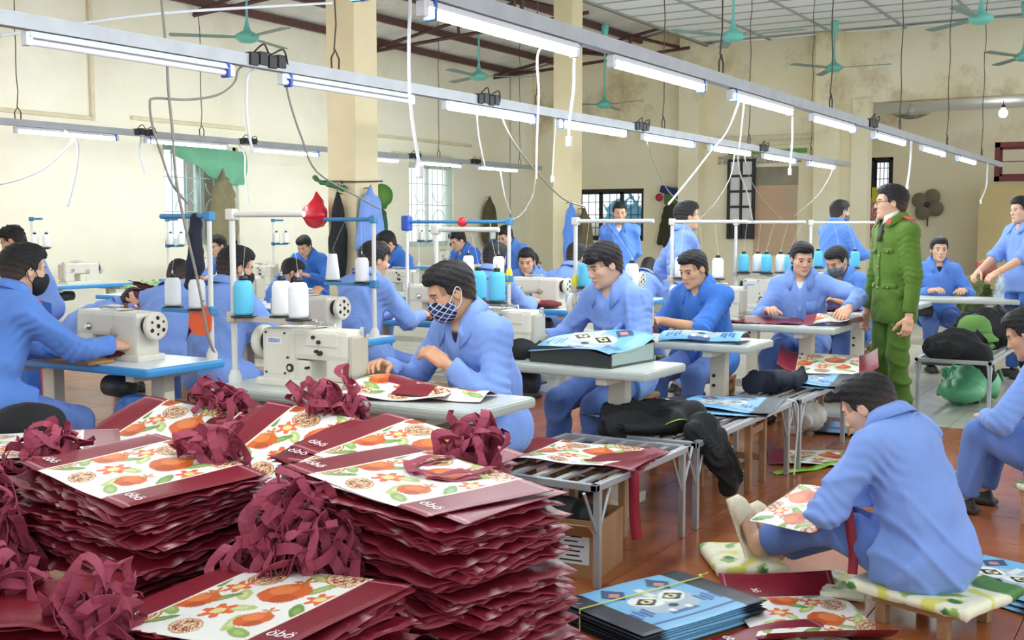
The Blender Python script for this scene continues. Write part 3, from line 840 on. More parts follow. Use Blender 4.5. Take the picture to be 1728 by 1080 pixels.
# ------------------------------------------------------------------ people: bodies and clothes grown from signed distance fields
def V3(*a): return np.array(a, dtype=np.float64)
def unit(v):
    v = np.asarray(v, dtype=np.float64); n = np.linalg.norm(v)
    return v / n if n > 1e-9 else v
class Field:
    """Regular grid of distances; primitives are blended in, then meshed by surface nets."""
    def __init__(s, lo, hi, res):
        s.res = res; s.lo = np.asarray(lo, float) - 3 * res
        s.n = np.ceil((np.asarray(hi, float) + 3 * res - s.lo) / res).astype(int) + 1
        s.ax = [s.lo[i] + res * np.arange(s.n[i]) for i in range(3)]
        s.v = np.full(tuple(s.n), 0.5, dtype=np.float32)
    def _sl(s, lo, hi):
        a = np.maximum(np.floor((lo - s.lo) / s.res).astype(int), 0); b = np.minimum(np.ceil((hi - s.lo) / s.res).astype(int) + 1, s.n)
        if np.any(b <= a): return None, None
        sl = tuple(slice(a[i], b[i]) for i in range(3))
        g = [s.ax[0][sl[0]][:, None, None].astype(np.float32), s.ax[1][sl[1]][None, :, None].astype(np.float32), s.ax[2][sl[2]][None, None, :].astype(np.float32)]
        return sl, g
    def mix(s, sl, d, k, sub=False):
        a = s.v[sl]
        if sub:
            d = -d
            if k > 0:
                h = np.clip(.5 - .5 * (d - a) / k, 0, 1)
                s.v[sl] = a * h + d * (1 - h) + k * h * (1 - h) if False else d + (a - d) * h + k * h * (1 - h)
            else: s.v[sl] = np.maximum(a, d)
        elif k > 0:
            h = np.clip(.5 + .5 * (d - a) / k, 0, 1)
            s.v[sl] = d + (a - d) * h - k * h * (1 - h)
        else: s.v[sl] = np.minimum(a, d)
    def cone(s, a, b, ra, rb, k=.02, flat=False, sub=False, sq=None):
        a, b = np.asarray(a, float), np.asarray(b, float); R = max(ra, rb); m = k + 3 * s.res + (R * .3 if sq else 0)
        sl, g = s._sl(np.minimum(a, b) - R - m, np.maximum(a, b) + R + m)
        if sl is None: return
        d = b - a; L2 = max(float(d @ d), 1e-9)
        px, py, pz = g[0] - a[0], g[1] - a[1], g[2] - a[2]
        tr = (px * d[0] + py * d[1] + pz * d[2]) / L2
        t = np.clip(tr, 0, 1)
        dist = np.sqrt((px - t * d[0]) ** 2 + (py - t * d[1]) ** 2 + (pz - t * d[2]) ** 2) - (ra + (rb - ra) * t)
        if flat: dist = np.maximum(dist, (tr - 1) * math.sqrt(L2))
        s.mix(sl, dist, k, sub)
    def ell(s, c, r, M=None, k=.02, sub=False):
        """Ellipsoid; M rows are its local axes in world space."""
        c = np.asarray(c, float); r = np.asarray(r, float); R = r.max(); m = k + 3 * s.res
        if M is None: ext = r + m
        else: ext = np.sqrt(((np.asarray(M) * r[:, None]) ** 2).sum(0)) + m
        sl, g = s._sl(c - ext, c + ext)
        if sl is None: return
        p = [g[0] - c[0], g[1] - c[1], g[2] - c[2]]
        if M is not None: q = [p[0] * M[i][0] + p[1] * M[i][1] + p[2] * M[i][2] for i in range(3)]
        else: q = p
        k0 = np.sqrt((q[0] / r[0]) ** 2 + (q[1] / r[1]) ** 2 + (q[2] / r[2]) ** 2)
        k1 = np.sqrt((q[0] / r[0] ** 2) ** 2 + (q[1] / r[1] ** 2) ** 2 + (q[2] / r[2] ** 2) ** 2) + 1e-6
        s.mix(sl, k0 * (k0 - 1) / k1, k, sub)
    def box(s, c, h, M, rnd=.01, k=.01, sub=False):
        c = np.asarray(c, float); h = np.asarray(h, float); ext = np.abs(np.asarray(M) * h[:, None]).sum(0) + rnd + k + 3 * s.res
        sl, g = s._sl(c - ext, c + ext)
        if sl is None: return
        p = [g[0] - c[0], g[1] - c[1], g[2] - c[2]]
        q = [np.abs(p[0] * M[i][0] + p[1] * M[i][1] + p[2] * M[i][2]) - (h[i] - rnd) for i in range(3)]
        o = np.sqrt(np.maximum(q[0], 0) ** 2 + np.maximum(q[1], 0) ** 2 + np.maximum(q[2], 0) ** 2) + np.minimum(np.maximum(q[0], np.maximum(q[1], q[2])), 0) - rnd
        s.mix(sl, o, k, sub)
    def grid(s): return s.ax[0][:, None, None], s.ax[1][None, :, None], s.ax[2][None, None, :]
    def mesh(s):
        v = s.v; S = v < 0
        n = s.n
        cnt = np.zeros(tuple(n - 1), dtype=np.int8)
        offs = [(i, j, k) for i in (0, 1) for j in (0, 1) for k in (0, 1)]
        for (i, j, k) in offs: cnt += S[i:n[0] - 1 + i, j:n[1] - 1 + j, k:n[2] - 1 + k]
        act = (cnt > 0) & (cnt < 8)
        idx = np.argwhere(act)
        if len(idx) == 0: return np.zeros((0, 3)), np.zeros((0, 4), int)
        ids = np.full(act.shape, -1, dtype=np.int32); ids[act] = np.arange(len(idx))
        cv = {o: v[idx[:, 0] + o[0], idx[:, 1] + o[1], idx[:, 2] + o[2]] for o in offs}
        acc = np.zeros((len(idx), 3)); num = np.zeros(len(idx))
        for o in offs:
            for ax in range(3):
                if o[ax] == 0:
                    o2 = list(o); o2[ax] = 1; o2 = tuple(o2)
                    a, b = cv[o], cv[o2]; m = (a < 0) != (b < 0)
                    t = a[m] / (a[m] - b[m])
                    p = np.tile(np.array(o, float), (int(m.sum()), 1)); p[:, ax] += t
                    acc[m] += p; num[m] += 1
        V = s.lo + s.res * (idx + acc / num[:, None])
        F = []
        for ax in range(3):
            sl0 = [slice(1, n[i] - 1) for i in range(3)]; sl1 = list(sl0)
            sl0[ax] = slice(0, n[ax] - 1); sl1[ax] = slice(1, n[ax])
            a, b = S[tuple(sl0)], S[tuple(sl1)]
            e = np.argwhere(a != b)
            if len(e) == 0: continue
            up = a[tuple(e.T)]
            base = e.copy()
            for i in range(3):
                if i != ax: base[:, i] += 1
            u, w = [(1, 2), (2, 0), (0, 1)][ax]
            def cell(du, dw):
                c = base.copy(); c[:, u] += du; c[:, w] += dw
                return ids[tuple(c.T)]
            q = np.stack([cell(-1, -1), cell(0, -1), cell(0, 0), cell(-1, 0)], 1)
            q[~up] = q[~up][:, ::-1]
            F.append(q)
        F = np.concatenate(F)
        F = F[(F >= 0).all(1)]
        return V, F

def folds(G, seed, amp, f=26.0, stretch=(1, 1, .55)):
    """Cloth relief: soft swells plus narrow creases that come and go."""
    r = np.random.RandomState(seed); x, y, z = [np.asarray(q, dtype=np.float32) for q in G]
    out = 0
    for i in range(3):
        d = (unit(r.normal(size=3) * np.array(stretch)) * f * (.8 + .45 * i)).astype(np.float32); w = (r.normal(size=3) * f * .40).astype(np.float32); w2 = (r.normal(size=3) * f * .30).astype(np.float32)
        ph = np.sin(d[0] * x + d[1] * y + d[2] * z + np.float32(r.uniform(0, 6)) + np.float32(1.5) * np.sin(w[0] * x + w[1] * y + w[2] * z + np.float32(r.uniform(0, 6))))
        msk = np.clip(np.sin(w2[0] * x + w2[1] * y + w2[2] * z + np.float32(r.uniform(0, 6))) + .35, 0, 1.2)
        out = out - msk * (np.exp(-(ph / .42) ** 2) * 1.25 - .35)
    return (amp * out).astype(np.float32)

def ik(S, T, l1, l2, pole):
    S, T = np.asarray(S, float), np.asarray(T, float); d = T - S; L = np.linalg.norm(d)
    if L > (l1 + l2) * .995: T = S + d / L * (l1 + l2) * .995; d = T - S; L = np.linalg.norm(d)
    u = d / L; a = (l1 * l1 - l2 * l2 + L * L) / (2 * L); h = math.sqrt(max(l1 * l1 - a * a, 0))
    p = np.asarray(pole, float); p = p - u * (p @ u); p = unit(p)
    return S + u * a + p * h, T

M_SKIN = vcol('skin', .5, .35, sss=.08)
M_HAIR = vcol('hair', .55, .3, bump=.5, bscale=220)
SKINS = {'mid': (.62, .36, .22), 'tan': (.52, .30, .20), 'light': (.70, .43, .29)}
def cloth_mat(name, col, rough=.85, bump=.5):
    """Woven cotton: soft drawn creases as relief, faint colour change."""
    m, n, l, b = _mat(name)
    b.inputs['Roughness'].default_value = rough; b.inputs['Sheen Weight'].default_value = .1; b.inputs['Specular IOR Level'].default_value = .25
    geo = n.new('ShaderNodeNewGeometry')
    t = n.new('ShaderNodeTexNoise'); t.inputs['Scale'].default_value = 6; t.inputs['Detail'].default_value = 1.5; t.inputs['Distortion'].default_value = .8
    mp = n.new('ShaderNodeMapping'); mp.inputs['Scale'].default_value = (1, 1, .55); mp.inputs['Rotation'].default_value = (.5, .3, 0)
    l.new(geo.outputs['Position'], mp.inputs['Vector']); l.new(mp.outputs[0], t.inputs['Vector'])
    rg = n.new('ShaderNodeMath'); rg.operation = 'PINGPONG'; rg.inputs[1].default_value = .30; l.new(t.outputs['Fac'], rg.inputs[0])
    bp = n.new('ShaderNodeBump'); bp.inputs['Strength'].default_value = bump; bp.inputs['Distance'].default_value = .055
    l.new(rg.outputs[0], bp.inputs['Height']); l.new(bp.outputs[0], b.inputs['Normal'])
    t2 = n.new('ShaderNodeTexNoise'); t2.inputs['Scale'].default_value = 4; l.new(geo.outputs['Position'], t2.inputs['Vector'])
    r = n.new('ShaderNodeValToRGB'); c = lin(col); r.color_ramp.elements[0].position = .3; r.color_ramp.elements[1].position = .7
    r.color_ramp.elements[0].color = tuple(q * .92 for q in c[:3]) + (1,); r.color_ramp.elements[1].color = tuple(min(1, q * 1.06) for q in c[:3]) + (1,)
    l.new(t2.outputs['Fac'], r.inputs[0]); l.new(r.outputs[0], b.inputs['Base Color'])
    MATS[name] = m
    return m
M_SHIRT = {'pale': cloth_mat('pale_blue_cotton', '7f9fe0'), 'mid': cloth_mat('blue_cotton', '5f8bd8'), 'deep': cloth_mat('strong_blue_cotton', '3f74c8'),
           'green': cloth_mat('police_green_cloth', '54752a')}
M_TROU = {'pale': cloth_mat('pale_blue_trouser', '6583c4'), 'mid': cloth_mat('blue_trouser', '4c74bb'), 'green': cloth_mat('police_green_trouser', '4f7029')}
M_MASKB = plain('black_mask_cloth', '17171d', .8)
M_SHOE = plain('dark_sandal', '2b2624', .6); M_SHOEW = plain('cream_sandal', 'dcd3b8', .6)
M_BUTTON = plain('pale_button', 'dfe3ea', .4)
M_GOLD = plain('gold_button', 'd8c060', .3, metal=.6)

def check_mat():
    m, n, l, b = _mat('checked_mask_cloth')
    tc = n.new('ShaderNodeTexCoord'); b.inputs['Roughness'].default_value = .85
    w = []
    for ax in ((0, 0, 0), (0, 0, math.pi / 2)):
        pass
    sp = n.new('ShaderNodeSeparateXYZ'); l.new(tc.outputs['UV'], sp.inputs[0])
    def stripe(out, f, thr):
        a = n.new('ShaderNodeMath'); a.operation = 'MULTIPLY'; a.inputs[1].default_value = f; l.new(out, a.inputs[0])
        q = n.new('ShaderNodeMath'); q.operation = 'FRACT'; l.new(a.outputs[0], q.inputs[0])
        c = n.new('ShaderNodeMath'); c.operation = 'LESS_THAN'; c.inputs[1].default_value = thr; l.new(q.outputs[0], c.inputs[0]); return c.outputs[0]
    s1, s2 = stripe(sp.outputs[0], 48, .17), stripe(sp.outputs[1], 48, .17)
    mx = n.new('ShaderNodeMath'); mx.operation = 'MAXIMUM'; l.new(s1, mx.inputs[0]); l.new(s2, mx.inputs[1])
    t1, t2 = stripe(sp.outputs[0], 24, .45), stripe(sp.outputs[1], 24, .45)
    ad = n.new('ShaderNodeMath'); ad.operation = 'ADD'; l.new(t1, ad.inputs[0]); l.new(t2, ad.inputs[1])
    md = n.new('ShaderNodeMath'); md.operation = 'MULTIPLY'; md.inputs[1].default_value = .5; l.new(ad.outputs[0], md.inputs[0])
    c1 = n.new('ShaderNodeMix'); c1.data_type = 'RGBA'; c1.inputs[6].default_value = lin('2c3f78'); c1.inputs[7].default_value = lin('10131f'); l.new(md.outputs[0], c1.inputs[0])
    c2 = n.new('ShaderNodeMix'); c2.data_type = 'RGBA'; c2.inputs[7].default_value = lin('c9d4ea'); l.new(c1.outputs[2], c2.inputs[6]); l.new(mx.outputs[0], c2.inputs[0])
    l.new(c2.outputs[2], b.inputs['Base Color'])
    return m
M_MASKC = check_mat()
M_MASKG = plain('grey_camouflage_mask', '5b6468', .85, noise=.5, nscale=40)

def hand_prims(F, wr, fd, pn, side_sign, curl, k=.006, sc=1.0):
    """Palm, four fingers and thumb; fd towards the fingers, pn out of the palm, thumb on side_sign * (fd x pn)."""
    fd = unit(fd); pn = unit(pn - fd * (pn @ fd)); sd = np.cross(fd, pn) * side_sign
    Mx = np.array([fd, sd, pn])
    F.cone(wr - fd * .03, wr + fd * .03, .026 * sc, .027 * sc, k=.012)
    F.box(wr + fd * .055 * sc, (.046 * sc, .040 * sc, .0145 * sc), Mx, rnd=.013, k=.012)
    for i, (o, L) in enumerate(((.030, .070), (.010, .080), (-.010, .074), (-.029, .058))):
        p = wr + fd * (.096 - abs(o - .005) * .25) * sc + sd * o * sc
        a = 0.15 + curl * .5; r = .0098 * sc
        spread = sd * (o * 2.2)
        for j in range(3):
            L_ = L * (.45, .32, .23)[j] * sc
            d = unit(fd * math.cos(a) + pn * math.sin(a) + spread * (1 if j == 0 else .6))
            q = p + d * L_
            F.cone(p, q, r, r * .9, k=k); p = q; r *= .9; a += curl * .65 + .1
    b0 = wr + fd * .028 * sc + sd * .030 * sc + pn * .006; d0 = unit(fd * .72 + sd * .62 + pn * (.25 + .4 * curl))
    b1 = b0 + d0 * .043 * sc; d1 = unit(fd * .9 + sd * .12 + pn * (.2 + .6 * curl)); b2 = b1 + d1 * .034 * sc; b3 = b2 + unit(d1 + pn * .3 * curl) * .026 * sc
    F.cone(b0, b1, .016 * sc, .0125 * sc, k=.01); F.cone(b1, b2, .0122 * sc, .0108 * sc, k=k); F.cone(b2, b3, .0108 * sc, .0092 * sc, k=k)

def to_world(M, o, p): return o + p[0] * M[0] + p[1] * M[1] + p[2] * M[2]
UID = [0]
def person(label, x, y, yaw, pelvis=.53, lean=.2, side=0.0, twist=0.0, head=(0, 0.2, 0), hands=None, elbows=(None, None), curl=(.7, .7), palm=(None, None),
           knees=None, feet=None, shirt='pale', trousers='pale', mask=None, skin='mid', undershirt=None, hair=1.0, fringe=0.0, fade=True, res=.011, hres=.005, sc=1.0,
           rolled=False, officer=False, shoes=True, glasses=False, collar=True, group='factory workers in blue', pocket=True, shoe_mat=None, legs=True, hairmess=.0022, girth=1.0, hz=0.0, asc=1.0, footdir=None, stool_label=None):
    """Poses given in the person's own frame: x forward, y to his left, z up from the floor."""
    UID[0] += 1; uid = UID[0]
    cy, sy = math.cos(yaw), math.sin(yaw)
    O = V3(x, y, 0.0)
    Fw, Lf, Up = V3(cy, sy, 0), V3(-sy, cy, 0), V3(0, 0, 1)
    def W(p): return O + p[0] * Fw + p[1] * Lf + p[2] * Up
    root = thing('person', label, 'person', (x, y, 0), 0, group)
    Of = O.copy()
    def child(name, me, parent=None):
        o = put(name, me, parent or root); return o
    def rel(Vv): return Vv - Of
    # --- skeleton
    Pp = W((0, 0, pelvis))
    def updir(a, s_=0.0): return unit(Up * math.cos(a) + Fw * math.sin(a) + Lf * math.sin(s_))
    u1, u2 = updir(lean * .55, side * .5), updir(lean * 1.1, side)
    Wa = Pp + u1 * .19 * sc
    ct, st_ = math.cos(twist), math.sin(twist)
    Ft0 = unit(Fw - u2 * (Fw @ u2)); Lt0 = np.cross(u2, Ft0)
    Ft = Ft0 * ct + Lt0 * st_; Lt = np.cross(u2, Ft)
    N = Wa + u2 * .335 * sc
    Ch = Wa + u2 * .17 * sc
    S = [Wa + u2 * .272 * sc + Lt * .178 * sc * q for q in (1, -1)]
    hy, hp, hr = head
    yh = yaw + hy
    hf = V3(math.cos(yh) * math.cos(hp), math.sin(yh) * math.cos(hp), -math.sin(hp))
    hl = V3(-math.sin(yh), math.cos(yh), 0); hl = unit(hl * math.cos(hr) + V3(0, 0, 1) * math.sin(hr)); hu = np.cross(hf, hl)
    hl = np.cross(hu, hf)
    Hc = N + unit(u2 * .6 + hu * .5) * .135 * sc + Ft * .02 + hf * .018 + V3(0, 0, hz)
    MH = np.array([hf, hl, hu])
    MT = np.array([Ft, Lt, u2])
    if hands is None: hands = ((.38, .16, .80), (.38, -.16, .80))
    l1, l2 = .295 * sc * asc, .262 * sc * asc
    E, Wr = [], []
    for i in range(2):
        q = (1, -1)[i]
        pole = elbows[i] if elbows[i] is not None else (-.3, .55 * q, -.8)
        pw = pole[0] * Fw + pole[1] * Lf + pole[2] * Up
        e, w = ik(S[i], W(hands[i]), l1, l2, pw); E.append(e); Wr.append(w)
    hipsep = .095 * sc
    Hp = [Pp + Lf * hipsep * q for q in (1, -1)]
    if knees is None: knees = ((.40, .14, .47), (.40, -.14, .47))
    if feet is None: feet = ((.42, .13, .08), (.42, -.13, .08))
    K = [W(k) for k in knees]; A = [W(f) for f in feet]
    # --- head
    H = lambda p: to_world(MH, Hc, np.array(p) * sc)
    lo = np.minimum.reduce([Hc - .16, N - .1]); hi = Hc + .17
    F = Field(lo, hi, hres)
    el = lambda c, r, k=.02, sub=False, M=None: F.ell(H(c), np.array(r) * sc, MH if M is None else M, k, sub)
    el((-.012, 0, .030), (.098, .076, .086)); el((.030, 0, -.035), (.060, .060, .082), .03)
    el((.044, 0, -.086), (.036, .040, .028), .03); el((.052, .040, -.022), (.024, .020, .022), .02); el((.052, -.040, -.022), (.024, .020, .022), .02)
    el((.076, 0, .024), (.014, .046, .010), .016); el((.078, 0, -.102), (.016, .019, .014), .02)
    for q in (1, -1):
        el((.096, q * .031, .002), (.016, .018, .0105), .008, True)
        el((.072, q * .031, .001), (.0135, .0155, .0115), .003)
        ea = unit(hf * .96 - hu * .25); ME = np.array([ea, hl, np.cross(ea, hl)])
        el((-.006, q * .076, -.006), (.019, .010, .031), .006, M=ME); el((.0, q * .087, -.004), (.010, .006, .018), .004, True, M=ME)
        F.ell(H((.094, q * .011, -.033)), np.array((.010, .008, .007)) * sc, MH, .008)
    F.cone(H((.084, 0, .012)), H((.103, 0, -.027)), .0075 * sc, .0115 * sc, .012)
    el((.088, 0, -.060), (.011, .022, .0055), .006); el((.086, 0, -.072), (.010, .018, .006), .006)
    el((.100, 0, -.0662), (.010, .020, .0018), .002, True)
    F.cone(H((-.020, 0, -.045)), N + u2 * .0 - Ft * .005, .053 * sc, .062 * sc, .03)
    Vh, Fh = F.mesh()
    Ln = (Vh - Hc) @ MH.T / sc
    base = np.array(SKINS[skin]); col = np.tile(base, (len(Vh), 1))
    def blend(mask, c, a=1.0): col[mask] = col[mask] * (1 - a) + np.array(c) * a
    ax_, ay_, az_ = Ln[:, 0], np.abs(Ln[:, 1]), Ln[:, 2]
    blend((ax_ > .06) & (((ay_ - .0) / .024) ** 2 + ((az_ + .066) / .012) ** 2 < 1), base * np.array((.95, .62, .6)), .8)
    blend((ax_ > .05) & (((ay_ - .04) / .022) ** 2 + ((az_ + .02) / .02) ** 2 < 1), base * np.array((1.08, .92, .88)), .5)
    eye = (ax_ > .06) & (((ay_ - .031) / .0155) ** 2 + ((az_ - .0005) / .0058) ** 2 < 1)
    blend(eye, (.62, .58, .55)); blend(eye & (np.abs(ay_ - .031) < .0075), (.02, .013, .01))
    blend((ax_ > .06) & (np.abs(ay_ - .031) < .017) & (az_ > .0045) & (az_ < .0085), (.03, .02, .016), .85)
    blend((ax_ > .05) & (ay_ > .013) & (ay_ < .049) & (np.abs(az_ - (.0245 - ((ay_ - .03) / .02) ** 2 * .004)) < .0046), (.025, .02, .018), .85)
    blend((az_ > -.08) & (ax_ < .055) & (az_ > .02 - (ax_ + .1) * .1) & (ay_ > .05) & (az_ < .05), (.06, .05, .045), .5 if fade else .2)
    parts = [(Vh, Fh, col)]
    # --- torso and limbs under the clothes
    allp = np.array([Pp, N, *S, *E, *Wr] + (list(K) + list(A) if legs else []))
    F = Field(allp.min(0) - .15, allp.max(0) + .15, max(.018, res * 1.4))
    F.ell(Ch, (.095, .15, .19), MT, .05); F.ell(Wa, (.09, .135, .14), MT, .05); F.ell(Pp, (.11, .15, .12), np.array([Fw, Lf, Up]), .05)
    F.cone(N, Ch, .06, .10, .05)
    for i in range(2):
        F.cone(S[i] - Lt * .03 * (1, -1)[i], E[i], .052, .044, .04); F.cone(E[i], Wr[i], .042, .028, .02)
        if legs:
            F.cone(Hp[i], K[i], .078, .056, .05); F.cone(K[i], A[i], .054, .036, .03)
    Vb, Fb = F.mesh()
    cb = np.tile(base, (len(Vb), 1))
    if undershirt:
        inside = ((Vb - Wa) @ u2 > -.25) & ((Vb - Wa) @ u2 < .30) & (np.abs((Vb - Wa) @ Lt) < .16) & (np.abs((Vb - Wa) @ Ft) < .125)
        cb[inside] = np.array(lin(undershirt)[:3])
    parts.append((Vb, Fb, cb))
    for i in range(2):
        fd = unit(Wr[i] - E[i]); pn = palm[i]
        pn = (pn[0] * Fw + pn[1] * Lf + pn[2] * Up) if pn is not None else (-Up * .8 - Lf * .3 * (1, -1)[i])
        F = Field(Wr[i] - .21, Wr[i] + .21, max(hres, .0052))
        if rolled: F.cone(E[i], Wr[i], .044, .028, .01)
        # thumb side: fd x pn points to the thumb for the left hand when the palm faces down
        hand_prims(F, Wr[i], fd, unit(pn), (-1 if i == 0 else 1), curl[i], sc=sc)
        Vq, Fq = F.mesh(); 
        cq = np.tile(base * np.array((1.03, .97, .95)), (len(Vq), 1))
        parts.append((Vq, Fq, cq))
    off = 0; VV, FF, CC = [], [], []
    for v, f, c in parts:
        VV.append(v); FF.append(f + off); CC.append(c); off += len(v)
    child('body', fast_mesh('body', rel(np.concatenate(VV)), np.concatenate(FF), M_SKIN, True, np.concatenate(CC)))
    # --- hair
    F = Field(Hc - .17, Hc + .18, max(hres, .005))
    hh = .012 * hair
    F.ell(H((-.017, 0, .036)), np.array((.103 + hh * .6, .080 + hh * .5, .084 + hh)) * sc, MH, .01)
    F.ell(H((-.045, 0, -.02)), np.array((.068, .072, .075)) * sc, MH, .02)
    F.ell(H((.030, .0, .088)), np.array((.062, .066, .030 + hh * .7)) * sc, MH, .03)
    if fringe: F.ell(H((.075, .02, .062)), np.array((.032, .055, .026 * (1 + fringe))) * sc, MH, .02)
    gx, gy, gz = F.grid()
    lx = ((gx - Hc[0]) * hf[0] + (gy - Hc[1]) * hf[1] + (gz - Hc[2]) * hf[2]) / sc
    lz = ((gx - Hc[0]) * hu[0] + (gy - Hc[1]) * hu[1] + (gz - Hc[2]) * hu[2]) / sc
    ly = ((gx - Hc[0]) * hl[0] + (gy - Hc[1]) * hl[1] + (gz - Hc[2]) * hl[2]) / sc
    zl = np.interp(lx, [-.12, -.09, -.045, -.012, .012, .030, .034, .062, .12], [-.085, -.078, -.050, -.012, -.010, .005, .040, .066 - .035 * fringe, .060 - .04 * fringe])
    F.v += (hairmess * (np.sin(gx * 190 + 3 * np.sin(gy * 130)) * np.sin(gy * 170 + 2 * np.sin(gz * 150)) + .6 * np.sin(gz * 210 + gx * 90))).astype(np.float32)
    F.v = np.maximum(F.v, ((zl - lz) * sc * .8).astype(np.float32))
    Vq, Fq = F.mesh(); Lh = (Vq - Hc) @ MH.T / sc
    hc = np.tile(np.array((.012, .011, .012)), (len(Vq), 1))
    if fade:
        t = np.clip((.045 - Lh[:, 2]) / .09, 0, 1)[:, None] * np.clip((np.abs(Lh[:, 1]) + .02 - Lh[:, 0] * .2) / .08, 0, 1)[:, None]
        hc = hc * (1 - .22 * t) + base * .35 * .22 * t
    child('hair', fast_mesh('hair', rel(Vq), Fq, M_HAIR, True, hc))
    # --- shirt
    sleeve_end = []
    for i in range(2):
        sleeve_end.append(E[i] + (Wr[i] - E[i]) * (.16 if rolled else (.90 if officer else .93)))
    allp = np.array([Pp, N, *S, *E, *sleeve_end])
    if officer or knees[0][2] < .45 and False: pass
    standing = pelvis > .75
    hem = -.20 if officer else (-.12 if standing else -.06)
    F = Field(allp.min(0) - .24, allp.max(0) + .17, res)
    g_ = girth
    F.ell(Ch + u2 * .01, (.128 * g_, .185, .21), MT, .05); F.ell(Wa, (.136 * g_, .180 * g_, .17), MT, .06)
    F.ell(Pp + u1 * .02 - Fw * .01, (.156 * g_, .196 * g_, .145), np.array([Fw, Lf, Up]), .05)
    if standing: F.cone(Pp, Pp + Up * hem, .155, .165, .05, flat=True) if not officer else F.ell(Pp + Up * (-.12), (.15, .205, .17), np.array([Fw, Lf, Up]), .05)
    else:
        for i in range(2): F.cone(Hp[i], Hp[i] + (K[i] - Hp[i]) * .36, .122, .118, .03, flat=True)
    for i in range(2):
        q = (1, -1)[i]
        F.cone(N - u2 * .035, S[i] - u2 * .008, .058, .060, .05)
        F.cone(S[i] - Lt * .015 * q - u2 * .01, E[i], .066, .064, .045)
        r2 = .070 if rolled else .047
        F.cone(E[i], sleeve_end[i], .060, r2, .02, flat=True)
        if rolled: F.cone(E[i] * .75 + S[i] * .25, sleeve_end[i], .062, .066, .01, flat=True)
    G = F.grid()
    F.v += folds(G, uid * 7 + 1, .0028 if officer else .0088, 15.0)
    # creases gathering at elbows and armpits
    for i in range(2):
        for c_, a_ in ((E[i], .007), (S[i] - u2 * .09, .006)):
            d2 = (G[0] - c_[0]) ** 2 + (G[1] - c_[1]) ** 2 + (G[2] - c_[2]) ** 2
            ax = unit(E[i] - S[i]); ph = (G[0] * ax[0] + G[1] * ax[1] + G[2] * ax[2])
            F.v += (a_ * np.exp(-d2 / .008) * np.sin(ph * 150 + 2 * np.sin(G[1] * 40) + uid)).astype(np.float32)
    if standing:
        zc = Pp[2] + hem; F.v = np.maximum(F.v, (zc - G[2] + .006 * np.sin(G[0] * 30) * np.ones_like(F.v)).astype(np.float32))
    # neck opening: round at the back, V at the front
    Fv = Field(N - .3, N + .25, res); Fv.lo = F.lo
    F.cone(N + u2 * .10 + hu * .02, N - u2 * .012, .066, .061, .004, sub=True)
    vd = (.15 if undershirt else .10) if not officer else .13
    F.cone(N + Ft * .085 + u2 * .03, N + Ft * .150 - u2 * vd, .055, .012, .004, sub=True)
    Vq, Fq = F.mesh()
    sh = child('shirt', fast_mesh('shirt', rel(Vq), Fq, M_SHIRT[shirt]))
    if officer: sh.name = 'tunic'
    def chestpt(u, v, lift=.004):
        """Point on the shirt front: u to his left, v up from the waist; found by marching in from outside."""
        p0 = Wa + u2 * v + Lt * u + Ft * .3
        for t in range(120):
            p = p0 - Ft * (t * .0025)
            ii = np.round((p - F.lo) / F.res).astype(int)
            if np.all(ii >= 0) and np.all(ii < F.n) and F.v[tuple(ii)] < 0: return p + Ft * lift
        return Wa + u2 * v + Lt * u + Ft * .13
    def ribbon(rows, name, mat, parent, th=.004):
        """Sheet through rows of points, given thickness."""
        R_, C_ = len(rows), len(rows[0]); vs = [np.asarray(p) for r in rows for p in r]
        fs = []
        for i in range(R_ - 1):
            for j in range(C_ - 1): fs.append((i * C_ + j, i * C_ + j + 1, (i + 1) * C_ + j + 1, (i + 1) * C_ + j))
        me = bpy.data.meshes.new(name); me.from_pydata([tuple(p - Of) for p in vs], [], fs); me.materials.append(mat)
        bm = bmesh.new(); bm.from_mesh(me); bmesh.ops.solidify(bm, geom=list(bm.faces), thickness=th); bmesh.ops.recalc_face_normals(bm, faces=bm.faces)
        for f in bm.faces: f.smooth = True
        bm.to_mesh(me); bm.free()
        return child(name, me, parent)
    cm = M_SHIRT[shirt]
    if collar:
        top, mid, low = [], [], []
        nn = 17
        for k in range(nn):
            a = math.radians(-152 + 304 * k / (nn - 1))       # 0 at the nape
            dirv = -Ft * math.cos(a) + Lt * math.sin(a)
            fr = abs(a) / math.radians(152)
            drop = .095 * max(0, fr - .60) / .40 if not officer else .05 * max(0, fr - .6) / .4
            cN = N + Ft * .008
            top.append(cN + dirv * (.068 + .004 * fr) + u2 * (.076 - .014 * fr - drop * .55))
            mid.append(cN + dirv * (.084 + .016 * fr) + u2 * (.064 - .006 * fr - drop * .9))
            low.append(cN + dirv * (.112 + .034 * fr ** 2) + u2 * (.026 - .012 * fr - drop * 1.15))
        ribbon([top, mid, low], 'collar', cm, sh, .0065)
    if res < .013:
        pa = [chestpt(.012, v, .004) for v in np.linspace(.13, -.12, 9)]; pb = [chestpt(-.016, v, .005) for v in np.linspace(.13, -.12, 9)]
        ribbon([pa, pb], 'placket', cm, sh, .003)
        bm_ = M_GOLD if officer else M_BUTTON; rb = .011 if officer else .006
        for v in ((.10, .02, -.06, -.13) if officer else (.10, .01, -.08)):
            c = chestpt(0, v, .008) - Of
            mb = MB(); n_ = 8
            pts = [tuple(c + (Lt * math.cos(2 * math.pi * j / n_) + u2 * math.sin(2 * math.pi * j / n_)) * rb) for j in range(n_)] + [tuple(c + Ft * .006)]
            mb.add(pts, [(j, (j + 1) % n_, n_) for j in range(n_)] + [tuple(range(n_))[::-1]], 0, True); mb.build('button', bm_, sh)
